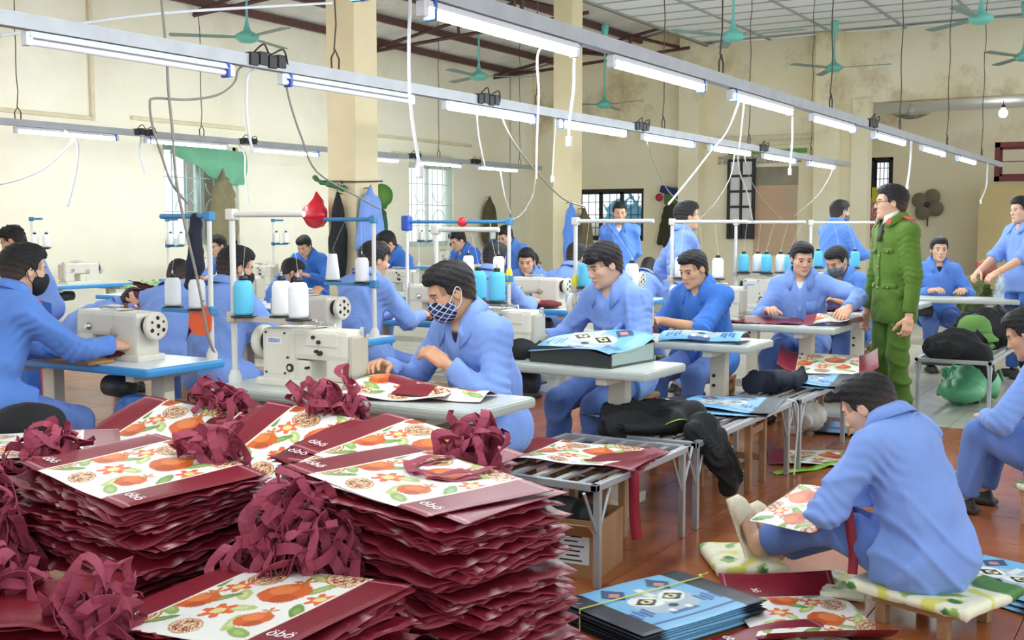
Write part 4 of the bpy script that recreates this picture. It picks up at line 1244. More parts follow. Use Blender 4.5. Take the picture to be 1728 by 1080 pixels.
        if pocket:
            for q in ((1, -1) if officer else (1,)):
                ws = np.linspace(.045, .125, 5) * q
                for hh_ in ((.12, .155),) if officer else ((.06, .155),):
                    ribbon([[chestpt(u, hh_[0], .006) for u in ws], [chestpt(u, (hh_[0] + hh_[1]) / 2, .006) for u in ws], [chestpt(u, hh_[1], .006) for u in ws]], 'pocket', cm, sh, .003)
                if officer:
                    ws2 = np.linspace(.05, .15, 5) * q
                    ribbon([[chestpt(u, -.135, .006) for u in ws2], [chestpt(u, -.10, .006) for u in ws2]], 'pocket_flap', cm, sh, .003)
                    for vv in (.128, -.128):
                        c = chestpt(.085 * q if vv > 0 else .10 * q, vv, .012) - Of; mb = MB()
                        pts = [tuple(c + (Lt * math.cos(2 * math.pi * j / 8) + u2 * math.sin(2 * math.pi * j / 8)) * .011) for j in range(8)] + [tuple(c + Ft * .007)]
                        mb.add(pts, [(j, (j + 1) % 8, 8) for j in range(8)] + [tuple(range(8))[::-1]], 0, True); mb.build('button', M_GOLD, sh)
    # --- trousers
    if legs:
        allp = np.array([Pp, *K, *A]); F = Field(allp.min(0) - .15, allp.max(0) + .17, res * 1.1)
        F.ell(Pp - Up * .01, (.128, .170, .125), np.array([Fw, Lf, Up]), .05)
        for i in range(2):
            e_ = K[i] + (A[i] - K[i]) * (.96 if footdir is None else .86)
            F.cone(Hp[i], K[i], .098 * g_, .076, .04); F.cone(K[i], e_, .074, .068 if not officer else .075, .03, flat=True)
        G = F.grid(); F.v += folds(G, uid * 5 + 3, .0078, 15.0)
        Vq, Fq = F.mesh(); child('trousers', fast_mesh('trousers', rel(Vq), Fq, M_TROU[trousers]))
        if shoes:
            for i in range(2):
                if footdir is not None: break
                d = Fw if footdir is None else unit(footdir[0] * Fw + footdir[1] * Lf + footdir[2] * Up)
                Sd = np.cross(Up, d) if abs(d[2]) < .5 else Lf; Su = np.cross(d, Sd)
                F = Field(A[i] - .26, A[i] + .26, .011)
                Ms = np.array([d, Sd, Su])
                F.box(A[i] + d * .065 - Su * .062, (.135, .045, .016), Ms, .012, .01)
                F.ell(A[i] + d * .105 - Su * .035, (.085, .043, .032), Ms, .02); F.ell(A[i] - Su * .03, (.05, .036, .045), Ms, .02)
                Vq, Fq = F.mesh(); child('shoe', fast_mesh('shoe', rel(Vq), Fq, shoe_mat or M_SHOE))
    if legs and footdir is not None:
        for i in range(2):
            d = unit(footdir[0] * Fw + footdir[1] * Lf + footdir[2] * Up); Sd = unit(Lf - d * (Lf @ d)); Su = np.cross(d, Sd); Ms = np.array([d, Sd, Su]); o_ = A[i]
            F = Field(o_ - .24, o_ + .26, .006)
            F.cone(K[i] + (A[i] - K[i]) * .84, o_, .040, .036, .02); F.ell(o_ - Su * .030 - d * .020, (.040, .032, .036), Ms, .02); F.ell(o_ + d * .06 - Su * .040, (.090, .036, .026), Ms, .03); F.ell(o_ + d * .13 - Su * .048, (.055, .042, .018), Ms, .02)
            Vq, Fq = F.mesh(); child('foot', fast_mesh('foot', rel(Vq), Fq, M_SKIN, True, np.tile(base, (len(Vq), 1))))
            F = Field(o_ - .26, o_ + .30, .006)
            F.box(o_ + d * .065 - Su * .076, (.140, .046, .010), Ms, .009, .004)
            F.ell(o_ + d * .125 - Su * .050, (.080, .050, .034), Ms, .01); F.ell(o_ + d * .035 - Su * .03, (.075, .06, .05), Ms, .004, True)
            gx, gy, gz = F.grid(); q1 = (gx - o_[0]) * d[0] + (gy - o_[1]) * d[1] + (gz - o_[2]) * d[2]; q2 = (gx - o_[0]) * Sd[0] + (gy - o_[1]) * Sd[1] + (gz - o_[2]) * Sd[2]
            F.v += (.0022 * (np.sin(q1 * 420) * np.sin(q2 * 420) > .3)).astype(np.float32)
            Vq, Fq = F.mesh(); child('slipper', fast_mesh('slipper', rel(Vq), Fq, shoe_mat or M_SHOEW))
    # --- mask
    if mask:
        F = Field(Hc - .15, Hc + .15, hres)
        F.ell(H((.032, 0, -.050)), np.array((.078, .070, .066)) * sc, MH, .0)
        F.ell(H((.072, 0, -.040)), np.array((.046, .036, .045)) * sc, MH, .03)
        F.ell(H((.060, 0, -.088)), np.array((.038, .040, .032)) * sc, MH, .03)
        gx, gy, gz = F.grid()
        lx = ((gx - Hc[0]) * hf[0] + (gy - Hc[1]) * hf[1] + (gz - Hc[2]) * hf[2]) / sc
        lz = ((gx - Hc[0]) * hu[0] + (gy - Hc[1]) * hu[1] + (gz - Hc[2]) * hu[2]) / sc
        F.v = np.maximum(F.v, ((lz - np.interp(lx, [.0, .05, .09], [-.035, -.022, -.010])) * .9).astype(np.float32))
        F.v = np.maximum(F.v, ((.020 + (np.abs(lz + .06) - .02) * .25 - lx) * .9).astype(np.float32))
        Vq, Fq = F.mesh()
        mm_ = {'black': M_MASKB, 'check': M_MASKC, 'grey': M_MASKG}[mask]
        me = fast_mesh('face_mask', rel(Vq), Fq, mm_)
        if mask == 'check':
            Lm = (Vq - Hc) @ MH.T; uvl = me.uv_layers.new(name='UVMap')
            ang = np.arctan2(Lm[:, 1], Lm[:, 0] + .02) * .09
            uv = np.stack([ang * .8 + Lm[:, 2] * .6, Lm[:, 2] * .8 - ang * .6], 1) + 5
            li = np.zeros(len(me.loops), dtype=np.int32); me.loops.foreach_get('vertex_index', li)
            uvl.data.foreach_set('uv', uv[li].astype(np.float32).ravel())
        mo = child('face_mask', me)
        for q in (1, -1):
            pts = smooth_path([H((.040, q * .068, -.035)), H((.015, q * .083, -.002)), H((-.012, q * .087, .024)), H((-.026, q * .084, .0)), H((-.005, q * .079, -.050)), H((.035, q * .064, -.072))], 4)
            MB().tube([tuple(np.array(p) - Of) for p in pts], .0022, n=5).build('ear_loop', M_MASKB if mask == 'black' else M_BUTTON, mo)
    if glasses:
        g = MB()
        for q in (1, -1):
            ring = [tuple(np.array(H((.104 - .006 * abs(math.cos(a)), q * (.033 + .023 * math.cos(a)), .0 + .017 * math.sin(a)))) - Of) for a in np.linspace(0, 2 * math.pi, 17)[:-1]]
            g.tube(ring, .0016, n=5, closed=True)
            g.tube([tuple(H(p) - Of) for p in ((.098, q * .056, .004), (.05, q * .078, .006), (-.006, q * .084, .006), (-.02, q * .083, -.006))], .0016, n=5)
        g.tube([tuple(H(p) - Of) for p in ((.104, .010, .003), (.108, 0, .005), (.104, -.010, .003))], .0016, n=5)
        g.build('glasses', M_BLACK, root)
    info = dict(root=root, N=N, Hc=Hc, MH=MH, MT=MT, S=S, E=E, Wr=Wr, K=K, A=A, chest=chestpt, Of=Of, shirt=sh, Wa=Wa, W=W, Pp=Pp, ribbon=ribbon, F=F)
    return info
PI = math.pi
CAST = {}
def seatless(k): pass
CAST['w1'] = person('worker in a blue and white checked face mask at the nearest grey table', 4.24, 2.70, PI - .30, pelvis=.55, lean=.30, head=(-.38, .42, -.05),
    hands=((.30, .06, .86), (.42, -.22, .83)), curl=(.9, .7), palm=((.1, -.9, -.3), None), mask='check', undershirt='1a2038', shirt='pale', res=.009, hres=.0038, hair=1.1)
CAST['w2'] = person('bare-headed worker with a fringe turning a light blue bag over his table', 5.84, 2.80, PI - .28, pelvis=.60, lean=.22, head=(-.28, .38, 0),
    hands=((.40, .14, .80), (.42, -.26, .82)), curl=(1.0, .8), palm=((-.1, -1, 0), (0, 1, -.2)), shirt='pale', skin='light', res=.010, hres=.0042, hair=1.2, fringe=.5)
CAST['w3'] = person('close-cropped worker with rolled-up sleeves bending over his machine', 7.24, 2.84, PI - .20, pelvis=.54, lean=.26, head=(-.15, .38, 0),
    hands=((.40, -.10, .82), (.42, -.20, .82)), elbows=((-.1, .8, -.4), None), shirt='deep', rolled=True, res=.011, hres=.0045, hair=.5)
CAST['w4'] = person('worker with a white undershirt reaching across to a printed bag', 8.50, 2.58, PI + .05, pelvis=.56, lean=.16, head=(.55, .25, 0), twist=.15,
    hands=((.38, .42, .86), (.40, -.16, .82)), elbows=((-.1, .9, -.2), None), undershirt='e8e8e8', shirt='pale', skin='light', res=.011, hres=.0048, hair=.9)
CAST['w5'] = person('worker in a grey patterned mask bending down beside the officer', 9.80, 2.55, PI - .25, pelvis=.55, lean=.36, head=(-.1, .5, 0),
    hands=((.42, .12, .82), (.42, -.14, .82)), mask='grey', shirt='mid', res=.013, hres=.0055, hair=.8)
CAST['b1'] = person('worker in a black mask reaching to his machine at the picture edge', 3.26, 4.95, -.10, pelvis=.61, lean=.32, head=(-.12, .12, 0),
    hands=((.56, .06, .80), (.58, -.18, .84)), curl=(.5, .55), elbows=((-.2, .5, -.8), (-.3, -.4, -.6)), mask='black', shirt='mid', undershirt='1b2a50', res=.009, hres=.004, hair=1.3, skin='light')
CAST['b2'] = person('worker seen from behind in a black mask beside the orange tag', 4.64, 4.86, -.08, pelvis=.57, lean=.22, head=(-.35, .25, 0),
    hands=((.50, .12, .82), (.50, -.16, .82)), mask='black', shirt='pale', res=.011, hres=.005, hair=.9)
CAST['b3'] = person('worker seen from behind below the hanging blue shirt', 5.98, 4.90, -.10, pelvis=.58, lean=.24, head=(-.30, .25, 0),
    hands=((.50, .10, .82), (.50, -.16, .82)), shirt='pale', res=.012, hres=.005, hair=1.2)
CAST['b4'] = person('worker seen from behind with thick black hair beyond the blue spools', 7.58, 4.90, -.05, pelvis=.55, lean=.22, head=(-.1, .2, 0),
    hands=((.50, .10, .82), (.50, -.16, .82)), shirt='pale', res=.014, hres=.006, hair=1.4)
STAND = dict(pelvis=.94, knees=((.03, .10, .50), (.03, -.10, .50)), feet=((-.02, .11, .08), (-.02, -.11, .08)))
CAST['officer'] = person('officer in a green police uniform and glasses standing in the aisle', 8.50, 1.90, math.radians(136), lean=.02, head=(-.42, .02, 0),
    hands=((.06, .27, .76), (.06, -.27, .76)), elbows=((-.8, .4, 0), (-.8, -.4, 0)), palm=((0, -1, 0), (0, 1, 0)), curl=(.9, .9), officer=True, shirt='green', trousers='green', glasses=True,
    skin='light', res=.010, hres=.0045, hair=1.0, asc=1.09, sc=1.03, group='standing people', undershirt='e6e6e0', shoe_mat=plain('black_leather_shoe', '141414', .3), **STAND)
CAST['s1'] = person('worker standing in side view between the sewing rows', 9.0, 3.78, math.radians(-52), lean=.0, head=(.05, .0, 0),
    hands=((.0, .24, .86), (.0, -.24, .86)), elbows=((-.8, .3, 0), (-.8, -.3, 0)), palm=((0, -1, 0), (0, 1, 0)), shirt='pale', res=.013, hres=.005, hair=1.2, group='standing people', **dict(STAND, pelvis=.87))
CAST['s2'] = person('worker standing with arms behind his back before the barred window', 11.74, 5.72, math.radians(205), lean=.0, head=(.1, .15, 0),
    hands=((-.16, .08, .90), (-.16, -.08, .90)), elbows=((-.4, .8, 0), (-.4, -.8, 0)), shirt='mid', res=.016, hres=.0065, hair=.9, group='standing people', undershirt='dddddd', **STAND)
CAST['s3'] = person('worker in a face mask standing with his back turned near the poster', 12.02, 3.34, math.radians(-35), lean=.08, head=(.0, .1, 0),
    hands=((.40, .05, 1.15), (.40, -.15, 1.15)), mask='grey', shirt='mid', res=.015, hres=.006, hair=1.1, group='standing people', **STAND)
CAST['s4'] = person('seated worker facing the camera behind a far table', 12.15, 2.30, math.radians(203), pelvis=.55, lean=.05, head=(.0, .05, 0),
    hands=((.30, .20, .80), (.30, -.12, .80)), shirt='mid', undershirt='15151c', res=.015, hres=.006, hair=1.2, skin='light')
CAST['s5'] = person('worker standing half cut off at the picture edge', 11.70, 1.43, math.radians(135), lean=.02, head=(.0, .08, 0),
    hands=((.38, .14, 1.02), (.38, -.14, 1.02)), shirt='pale', trousers='mid', rolled=True, res=.015, hres=.006, hair=1.2, skin='light', group='standing people', **STAND)
CAST['fs'] = person('worker sitting on a low stool with his back to us, legs stretched out', 4.27, .80, math.radians(72), pelvis=.215, lean=.38, head=(.22, .55, .05), hz=-.05,
    hands=((.36, .10, .42), (.40, -.06, .40)), elbows=((-.3, .9, -.3), (-.3, -.9, -.3)), knees=((.38, .10, .30), (.38, -.08, .26)), feet=((.74, .02, .14), (.72, -.09, .10)),
    footdir=(.35, .1, .93), shoe_mat=M_SHOEW, shirt='pale', trousers='pale', res=.008, hres=.004, hair=1.0, skin='light', girth=1.06)
CAST['rs'] = person('worker sitting on a low wooden stool at the picture edge', 6.02, .50, math.radians(78), pelvis=.30, lean=.28, head=(.15, .45, 0),
    hands=((.36, .12, .50), (.40, -.10, .48)), elbows=((-.3, .9, -.3), (-.3, -.9, -.3)), knees=((.38, .14, .42), (.38, -.14, .42)), feet=((.45, .12, .08), (.45, -.12, .08)),
    shirt='pale', res=.011, hres=.005, hair=1.1)
FAR = dict(res=.017, hres=.007)
CAST['c1'] = person('worker with his head bowed right down behind the cream machine', 6.30, 8.35, math.radians(-40), pelvis=.42, lean=1.0, head=(.1, .9, 0), hands=((.55, .15, .78), (.55, -.15, .78)), shirt='pale', mask='grey', **FAR)
CAST['c2'] = person('masked worker looking down just left of the thick pillar', 8.10, 7.75, math.radians(-45), pelvis=.40, lean=.35, head=(.05, .5, 0), hands=((.45, .12, .78), (.45, -.14, .78)), shirt='mid', mask='black', undershirt='16203c', **FAR)
CAST['c3'] = person('worker bent over white cloth right of the thick pillar', 9.78, 7.28, math.radians(165), pelvis=.68, lean=.42, head=(-.1, .5, 0), hands=((.45, .12, .85), (.48, -.12, .85)), shirt='deep', **FAR)
CAST['c4'] = person('worker bent forward in front of the second grilled window', 11.8, 7.75, math.radians(165), pelvis=.68, lean=.40, head=(-.1, .5, 0), hands=((.45, .12, .85), (.48, -.12, .85)), shirt='deep', skin='light', **FAR)
CAST['c5'] = person('worker looking down below the coat on the wall', 12.05, 7.25, math.radians(175), pelvis=.74, lean=.42, head=(-.1, .55, 0), hands=((.45, .12, .85), (.48, -.12, .85)), shirt='mid', skin='light', **FAR)
CAST['c6'] = person('worker leaning forward half hidden by the thick pillar', 10.72, 9.42, math.radians(195), pelvis=.62, lean=.42, head=(-.05, .55, 0), hands=((.45, .12, .85), (.48, -.12, .85)), shirt='deep', skin='light', **FAR)
CAST['d1'] = person('worker leaning over behind the black-masked man at the picture edge', 6.25, 8.6, math.radians(125), pelvis=.72, lean=.35, head=(.1, .5, 0), hands=((.45, .14, .80), (.48, -.14, .80)), shirt='pale', hairmess=.006, **FAR)
CAST['d2'] = person('worker leaning over his table below the green curtain', 9.8, 9.80, math.radians(180), pelvis=.66, lean=.55, head=(-.1, .35, 0), hands=((.50, .14, .85), (.50, -.14, .85)), shirt='mid', skin='light', **FAR)
CAST['e1'] = person('worker facing us between the thread stand and the coats', 9.55, 5.62, math.radians(200), pelvis=.48, lean=.25, head=(.0, .3, 0), hands=((.45, .12, .80), (.45, -.14, .80)), shirt='mid', undershirt='15203c', **FAR)
CAST['e2'] = person('worker with only his black hair and shoulder showing beyond the machines', 11.0, 6.35, math.radians(190), pelvis=.44, lean=.4, head=(.1, .6, 0), hands=((.45, .12, .80), (.45, -.14, .80)), shirt='pale', **FAR)
CAST['e3'] = person('worker seen from behind left of the man holding the blue bag', 8.95, 4.90, math.radians(-5), pelvis=.54, lean=.25, head=(-.1, .3, 0), hands=((.50, .12, .82), (.50, -.14, .82)), shirt='pale', **FAR)
CAST['e4'] = person('worker bent double below the standing man with arms behind his back', 10.45, 4.95, math.radians(0), pelvis=.50, lean=.7, head=(0, .8, 0), hands=((.50, .12, .78), (.50, -.14, .78)), shirt='pale', **FAR)
CAST['e5'] = person('worker mostly hidden behind the man with the orange tag', 5.55, 6.35, math.radians(20), pelvis=.50, lean=.45, head=(0, .7, 0), hands=((.50, .12, .78), (.50, -.14, .78)), shirt='pale', **FAR)
# stools under those who sit at the tables
_seatlab = {'w1': 'under the man in the checked mask', 'w2': 'under the man turning the blue bag', 'w3': 'under the man in rolled sleeves', 'w4': 'under the reaching worker', 'w5': 'under the grey-masked worker',
            'b1': 'under the black-masked man at the picture edge', 'b2': 'under the man with the orange tag', 'b3': 'under the man below the hanging shirt', 'b4': 'under the thick-haired worker'}
for k_, lab_ in _seatlab.items():
    p_ = CAST[k_]['Pp']; stool(p_[0], p_[1], random.uniform(-.1, .1), 'wooden stool ' + lab_, .34, .30, p_[2] - .115)
stool(4.25, .78, math.radians(72), 'low wooden stool under the worker with outstretched legs', .30, .34, .10)
stool(6.02, .50, math.radians(78), 'low pale wooden stool under the worker at the picture edge', .34, .36, .17, M_WOODP)

# officer's insignia: shoulder boards, collar tabs, shirt collar and tie
o_ = CAST['officer']; MTo, No, So, Ofo, sho = o_['MT'], o_['N'], o_['S'], o_['Of'], o_['shirt']
M_REDTAB = plain('scarlet_insignia', 'c8301f', .5); M_CREAMSH = plain('cream_shirt_cloth', 'e6e2cf', .8); M_TIE = plain('dark_green_tie', '26351c', .7)
for i_, q_ in enumerate((1, -1)):
    a_ = No + MTo[1] * .075 * q_ + MTo[2] * .030; b_ = So[i_] + MTo[1] * .035 * q_ + MTo[2] * .062
    d_ = unit(b_ - a_); n_ = np.cross(MTo[0], d_) * q_; n_ = n_ if n_[2] > 0 else -n_; Mx = Matrix(np.array([d_, MTo[0], n_]).T.tolist())
    MB().box(tuple((a_ + b_) / 2 + n_ * .012 - Ofo), (float(np.linalg.norm(b_ - a_)) * .95, .045, .008), Mx, bev=.003).build('shoulder_board', M_REDTAB, sho)
    mb_ = MB()
    for t_ in (.35, .6): mb_.box(tuple(a_ + (b_ - a_) * t_ + n_ * .0175 - Ofo), (.016, .018, .004), Mx)
    mb_.build('rank_star', M_GOLD, sho)
    c_ = No + MTo[0] * .085 + MTo[1] * .062 * q_ - MTo[2] * .012; n2 = unit(MTo[0] * .8 + MTo[1] * .5 * q_ + MTo[2] * .35); t2 = unit(np.cross(n2, MTo[2] + MTo[1] * .3 * q_)); u3 = np.cross(t2, n2)
    MB().box(tuple(c_ + n2 * .022 - Ofo), (.028, .060, .005), Matrix(np.array([t2, u3, n2]).T.tolist()), bev=.002).build('collar_tab', M_REDTAB, sho)
    rows_ = [[No + MTo[0] * (.02 + .05 * k) + MTo[1] * q_ * (.066 - .010 * k) + MTo[2] * (.085 - .020 * k) for k in range(3)], [No + MTo[0] * (.03 + .055 * k) + MTo[1] * q_ * (.076 - .014 * k) + MTo[2] * (.050 - .035 * k) for k in range(3)]]
    o_['ribbon'](rows_, 'shirt_collar', M_CREAMSH, sho, .004)
tie = [[No + MTo[0] * (.098 + .012 * k) + MTo[1] * s_ * (.012 + .006 * k) + MTo[2] * (.012 - .05 * k) for s_ in (-1, 1)] for k in range(4)]
o_['ribbon'](tie, 'tie', M_TIE, sho, .006)
# ------------------------------------------------------------------ printed tote bags
M_BAG = vcol('laminated_print_fabric', .38, .45, bump=.10, bscale=90)
M_STRAP = plain('burgundy_webbing', '963a50', .75, noise=.12, nscale=20)
BURG = np.array(lin('7c1828')[:3]); BURG_HI = np.array(lin('a04a5a')[:3]); BURG_DK = np.array(lin('4c0d18')[:3])
def _ell(s, t, cx, cy, rx, ry, a=0.0):
    c, d = math.cos(a), math.sin(a); u, v = s - cx, t - cy
    return np.sqrt(((u * c + v * d) / rx) ** 2 + ((-u * d + v * c) / ry) ** 2)
def pomegranate_print(s, t):
    """Flat print: whole and cut pomegranates, blossoms and leaves on white; s across, t up, in metres."""
    C = np.tile(np.array(lin('eef0ea')[:3]), (len(s), 1))
    wob = .012 * np.sin(40 * s + 3 * np.sin(31 * t)) + .010 * np.sin(47 * t + 2 * np.sin(29 * s))
    def put_(m, col, a=1.0):
        c = np.array(lin(col)[:3]); C[m] = C[m] * (1 - a) + c * a
    leaf = [(.05, .05, .4), (.11, .09, 1.2), (.30, .06, 2.4), (.33, .12, .5), (.22, .23, .8), (.26, .20, 2.2), (.06, .30, 1.9), (.12, .36, .4), (.35, .30, 1.1), (.38, .36, 2.6), (.20, .40, .2), (.02, .18, .9), (.39, .20, .3), (.16, .16, 2.9), (.30, .42, 1.5)]
    for i, (x, y, a) in enumerate(leaf):
        d = _ell(s, t, x, y, .045, .016, a) + wob * 4
        put_(d < 1, ('8fae5c', 'b8c97a', '6f9648')[i % 3]); put_(d < .45, ('a9c278', 'd3dba2', '88ad5c')[i % 3])
    for (x, y, r) in ((.13, .26, .062), (.31, .18, .050), (.08, .12, .042), (.34, .40, .05)):
        d = _ell(s, t, x, y, r, r * .92) + wob * 2
        put_(d < 1, 'd2642c'); put_(_ell(s, t, x + r * .25, y + r * .25, r * .55, r * .5) < 1, 'e88a4a', .8); put_(_ell(s, t, x - r * .4, y - r * .5, r * .5, r * .4) < 1, 'a8431c', .6)
        a_ = np.arctan2(t - y - r * 1.05, s - x); rr = np.sqrt((s - x) ** 2 + (t - y - r * 1.05) ** 2)
        put_(rr < r * (.32 + .2 * np.cos(5 * a_)), 'c8782f')
    for (x, y, r) in ((.05, .38, .060), (.25, .33, .048), (.37, .07, .055), (.20, .05, .04)):
        d = _ell(s, t, x, y, r * 1.15, r * .85, .4) + wob * 2
        put_(d < 1, 'efdcae'); put_((d < 1) & (d > .9), 'b5763a')
        cell = np.sin(s * 520 + 2 * np.sin(t * 310)) * np.sin(t * 480 + 2 * np.sin(s * 290))
        put_((d < .82) & (cell > -.05), '7d2a20'); put_((d < .82) & (cell > .55), 'b5553a')
    for (x, y, r) in ((.20, .135, .034), (.02, .25, .028), (.28, .27, .030), (.39, .44, .03)):
        a_ = np.arctan2(t - y, s - x); rr = np.sqrt((s - x) ** 2 + (t - y) ** 2)
        put_(rr < r * (1 + .3 * np.cos(6 * a_)), 'e2673a'); put_(rr < r * .5, 'e6d98e')
    return C
def bag_colors(x, y, W, Hh, panel=.40):
    """x along the bag's height, y across; printed panel in the middle, plain side gussets."""
    C = np.tile(BURG, (len(x), 1))
    m = np.abs(y) < panel / 2
    C[m] = pomegranate_print((y[m] + panel / 2) * .86, (x[m] + Hh / 2) * .86)
    rim = np.abs(np.abs(y) - panel / 2) < .003; C[rim] = np.array(lin('f2f0e0')[:3])
    st = (~m) & (np.abs(np.abs(x) - (Hh / 2 - .02)) < .0025); C[st] = np.array(lin('b77482')[:3])
    return C
def sheet(name, W, Hh, nx, ny, colfn, zfn, th, mat, efn=None):
    """Closed thin bag: top and bottom layers joined along the rim."""
    xs = np.linspace(-Hh / 2, Hh / 2, nx + 1); ys = np.linspace(-W / 2, W / 2, ny + 1)
    X, Yg = np.meshgrid(xs, ys, indexing='ij'); x, y = X.ravel(), Yg.ravel()
    ex, ey = (efn(x, y) if efn else (0, 0))
    z = zfn(x, y)
    edge = np.minimum(np.minimum(x + Hh / 2, Hh / 2 - x), np.minimum(y + W / 2, W / 2 - y))
    half = th / 2 * np.clip(edge / .02, .25, 1)
    top = np.stack([x + ex, y + ey, z + half], 1); bot = np.stack([x + ex, y + ey, z - half], 1)
    n = len(x); V = np.concatenate([top, bot])
    I = np.arange(n).reshape(nx + 1, ny + 1)
    q = np.stack([I[:-1, :-1], I[1:, :-1], I[1:, 1:], I[:-1, 1:]], -1).reshape(-1, 4)
    F = [q, q[:, ::-1] + n]
    for a in (I[0, :][::-1], I[-1, :], I[:, 0], I[:, -1][::-1]):
        F.append(np.stack([a[:-1], a[1:], a[1:] + n, a[:-1] + n], 1)[:, ::-1])
    C = colfn(x, y, W, Hh)
    Cb = np.tile(BURG * .9, (n, 1)) if colfn is not blue_colors_ref[0] else np.tile(np.array(lin('20262c')[:3]), (n, 1))
    return fast_mesh(name, V, np.concatenate(F), mat, True, np.concatenate([C, Cb]))
blue_colors_ref = [None]
BW, BH = .66, .46
def layer_mesh(seed):
    r = np.random.RandomState(seed); ph = r.uniform(0, 6, 8)
    def zf(x, y):
        e = np.clip(np.maximum(np.abs(x) / (BH / 2), np.abs(y) / (BW / 2)), 0, 1) ** 3
        z = .004 * np.sin(9 * x + ph[0]) * np.sin(7 * y + ph[1])
        z += e * (.009 * np.abs(np.sin(34 * y + ph[2] + 2 * np.sin(11 * y + ph[3]))) + .009 * np.abs(np.sin(38 * x + ph[4])) - .009 + .010 * np.sin(6 * y + 5 * x + ph[5]))
        z -= .012 * np.clip((np.abs(y) - .24) / .09, 0, 1) ** 2 * r.uniform(.2, 1)
        return z
    def ef(x, y):
        e = np.clip(np.maximum(np.abs(x) / (BH / 2), np.abs(y) / (BW / 2)), 0, 1) ** 4
        return e * .010 * np.sin(40 * y + ph[6] + 2 * np.sin(13 * y)), e * .012 * np.sin(36 * x + ph[7])
    def cf(x, y, W, Hh):
        C = np.tile(BURG, (len(x), 1)) * (0.62 + .40 * r.rand())
        e = np.minimum(np.minimum(x + Hh / 2, Hh / 2 - x), np.minimum(y + W / 2, W / 2 - y))
        hi = e < .012; C[hi] = BURG * .75 + BURG_HI * .25
        w = (e < .012) & (np.sin(60 * y + 50 * x + ph[0]) > .985); C[w] = np.array(lin('c89aa0')[:3])
        m = (np.abs(y) < .2) & (x > .12); C[m] = C[m] * .4 + np.array(lin('c9b78e')[:3]) * .6 * (r.rand(m.sum())[:, None] * .6 + .4)
        return C
    # front and back panels of the empty bag lie apart along the rim
    ph2 = r.uniform(0, 6, 4)
    zf2 = lambda x, y: zf(x * .97, y * .98 + .02) - .0055 + .004 * np.sin(23 * y + ph2[0]) * np.clip(np.abs(y) / .3, 0, 1) ** 2
    ef2 = lambda x, y: (lambda q: (q[0] * -.8 + .006 * np.sin(17 * y + ph2[1]), q[1] * -.8 + .006 * np.sin(19 * x + ph2[2])))(ef(x, y))
    m1 = sheet('bag', BW, BH, 16, 24, cf, zf, .0042, M_BAG, ef); m2 = sheet('bag', BW - .01, BH - .01, 16, 24, cf, zf2, .0042, M_BAG, ef2)
    bm = bmesh.new(); bm.from_mesh(m1); bm.from_mesh(m2); bm.to_mesh(m1); bm.free()
    return m1
LAYERS = [layer_mesh(20 + i) for i in range(7)]
def top_mesh(seed, amp):
    r = np.random.RandomState(seed); ph = r.uniform(0, 6, 4)
    def zf(x, y): return amp * (np.sin(8 * x + ph[0]) * np.sin(6 * y + ph[1]) + .5 * np.sin(17 * y + 9 * x + ph[2]))
    return sheet('bag', BW, BH, 104, 150, lambda x, y, W, Hh: bag_colors(x, y, W, Hh), zf, .006, M_BAG)
TOPS = [top_mesh(3, .003), top_mesh(5, .010)]
def ribbon_mesh(seed, w=.030):
    """One strap thrown into a soft loop: an elongated ring, bent and twisted."""
    r = np.random.RandomState(seed); A, B = r.uniform(.07, .12), r.uniform(.03, .055); ph = r.uniform(0, 6, 4); n = 26; path = []
    for i in range(n + 1):
        th = .3 + (2 * math.pi - .6) * i / n
        path.append(Vector((A * math.cos(th) + .015 * math.sin(3 * th + ph[0]), B * math.sin(th) + .02 * math.sin(2 * th + ph[1]), .028 * math.sin(2 * th + ph[2]) + .012 * math.sin(5 * th + ph[3]))))
    vs = []; prev = None; base = Vector(r.normal(size=3)).normalized()
    for i, p in enumerate(path):
        t = (path[min(i + 1, n)] - path[max(i - 1, 0)]).normalized()
        nrm = (Vector((p.x, p.y, 0)).normalized() * math.cos(i * .12 + ph[0]) + Vector((0, 0, 1)) * math.sin(i * .12 + ph[0])); sd = t.cross(nrm)
        sd = sd.normalized() if sd.length > .1 else (prev or t.orthogonal().normalized())
        if prev is not None and sd.dot(prev) < 0: sd = -sd
        if prev is not None: sd = (sd + prev * 1.5).normalized()
        prev = sd; up = sd.cross(t).normalized() * .0012
        vs += [p - sd * w / 2 + up, p + sd * w / 2 + up, p + sd * w / 2 - up, p - sd * w / 2 - up]
    fs = [(i * 4 + k, i * 4 + (k + 1) % 4, i * 4 + 4 + (k + 1) % 4, i * 4 + 4 + k) for i in range(n) for k in range(4)]
    return MB().add(vs, fs, 0, False).mesh('handle', M_STRAP)
RIBBONS = [ribbon_mesh(50 + i) for i in range(10)]
def loop_handle(seed, w=.030):
    """A strap loop lying flat from the bag's mouth."""
    r = np.random.RandomState(seed); path = smooth_path([(.22, -.09, .008), (.12, -.10, .014), (.03, -.07, .016), (.0, .0, .014), (.03, .07, .016), (.12, .10, .014), (.22, .09, .008)], 5)
    vs = []
    for i, p in enumerate(path):
        t = (path[min(i + 1, len(path) - 1)] - path[max(i - 1, 0)]).normalized(); sd = Vector((-t.y, t.x, .15 * math.sin(i * .6 + seed))).normalized(); p = p + Vector((0, 0, .004 * math.sin(i + seed)))
        vs += [p - sd * w / 2 + Vector((0, 0, .0015)), p + sd * w / 2 + Vector((0, 0, .0015)), p + sd * w / 2, p - sd * w / 2]
    fs = [(i * 4 + k, i * 4 + (k + 1) % 4, i * 4 + 4 + (k + 1) % 4, i * 4 + 4 + k) for i in range(len(path) - 1) for k in range(4)]
    return MB().add(vs, fs).mesh('handle', M_STRAP)
LOOP = loop_handle(1)
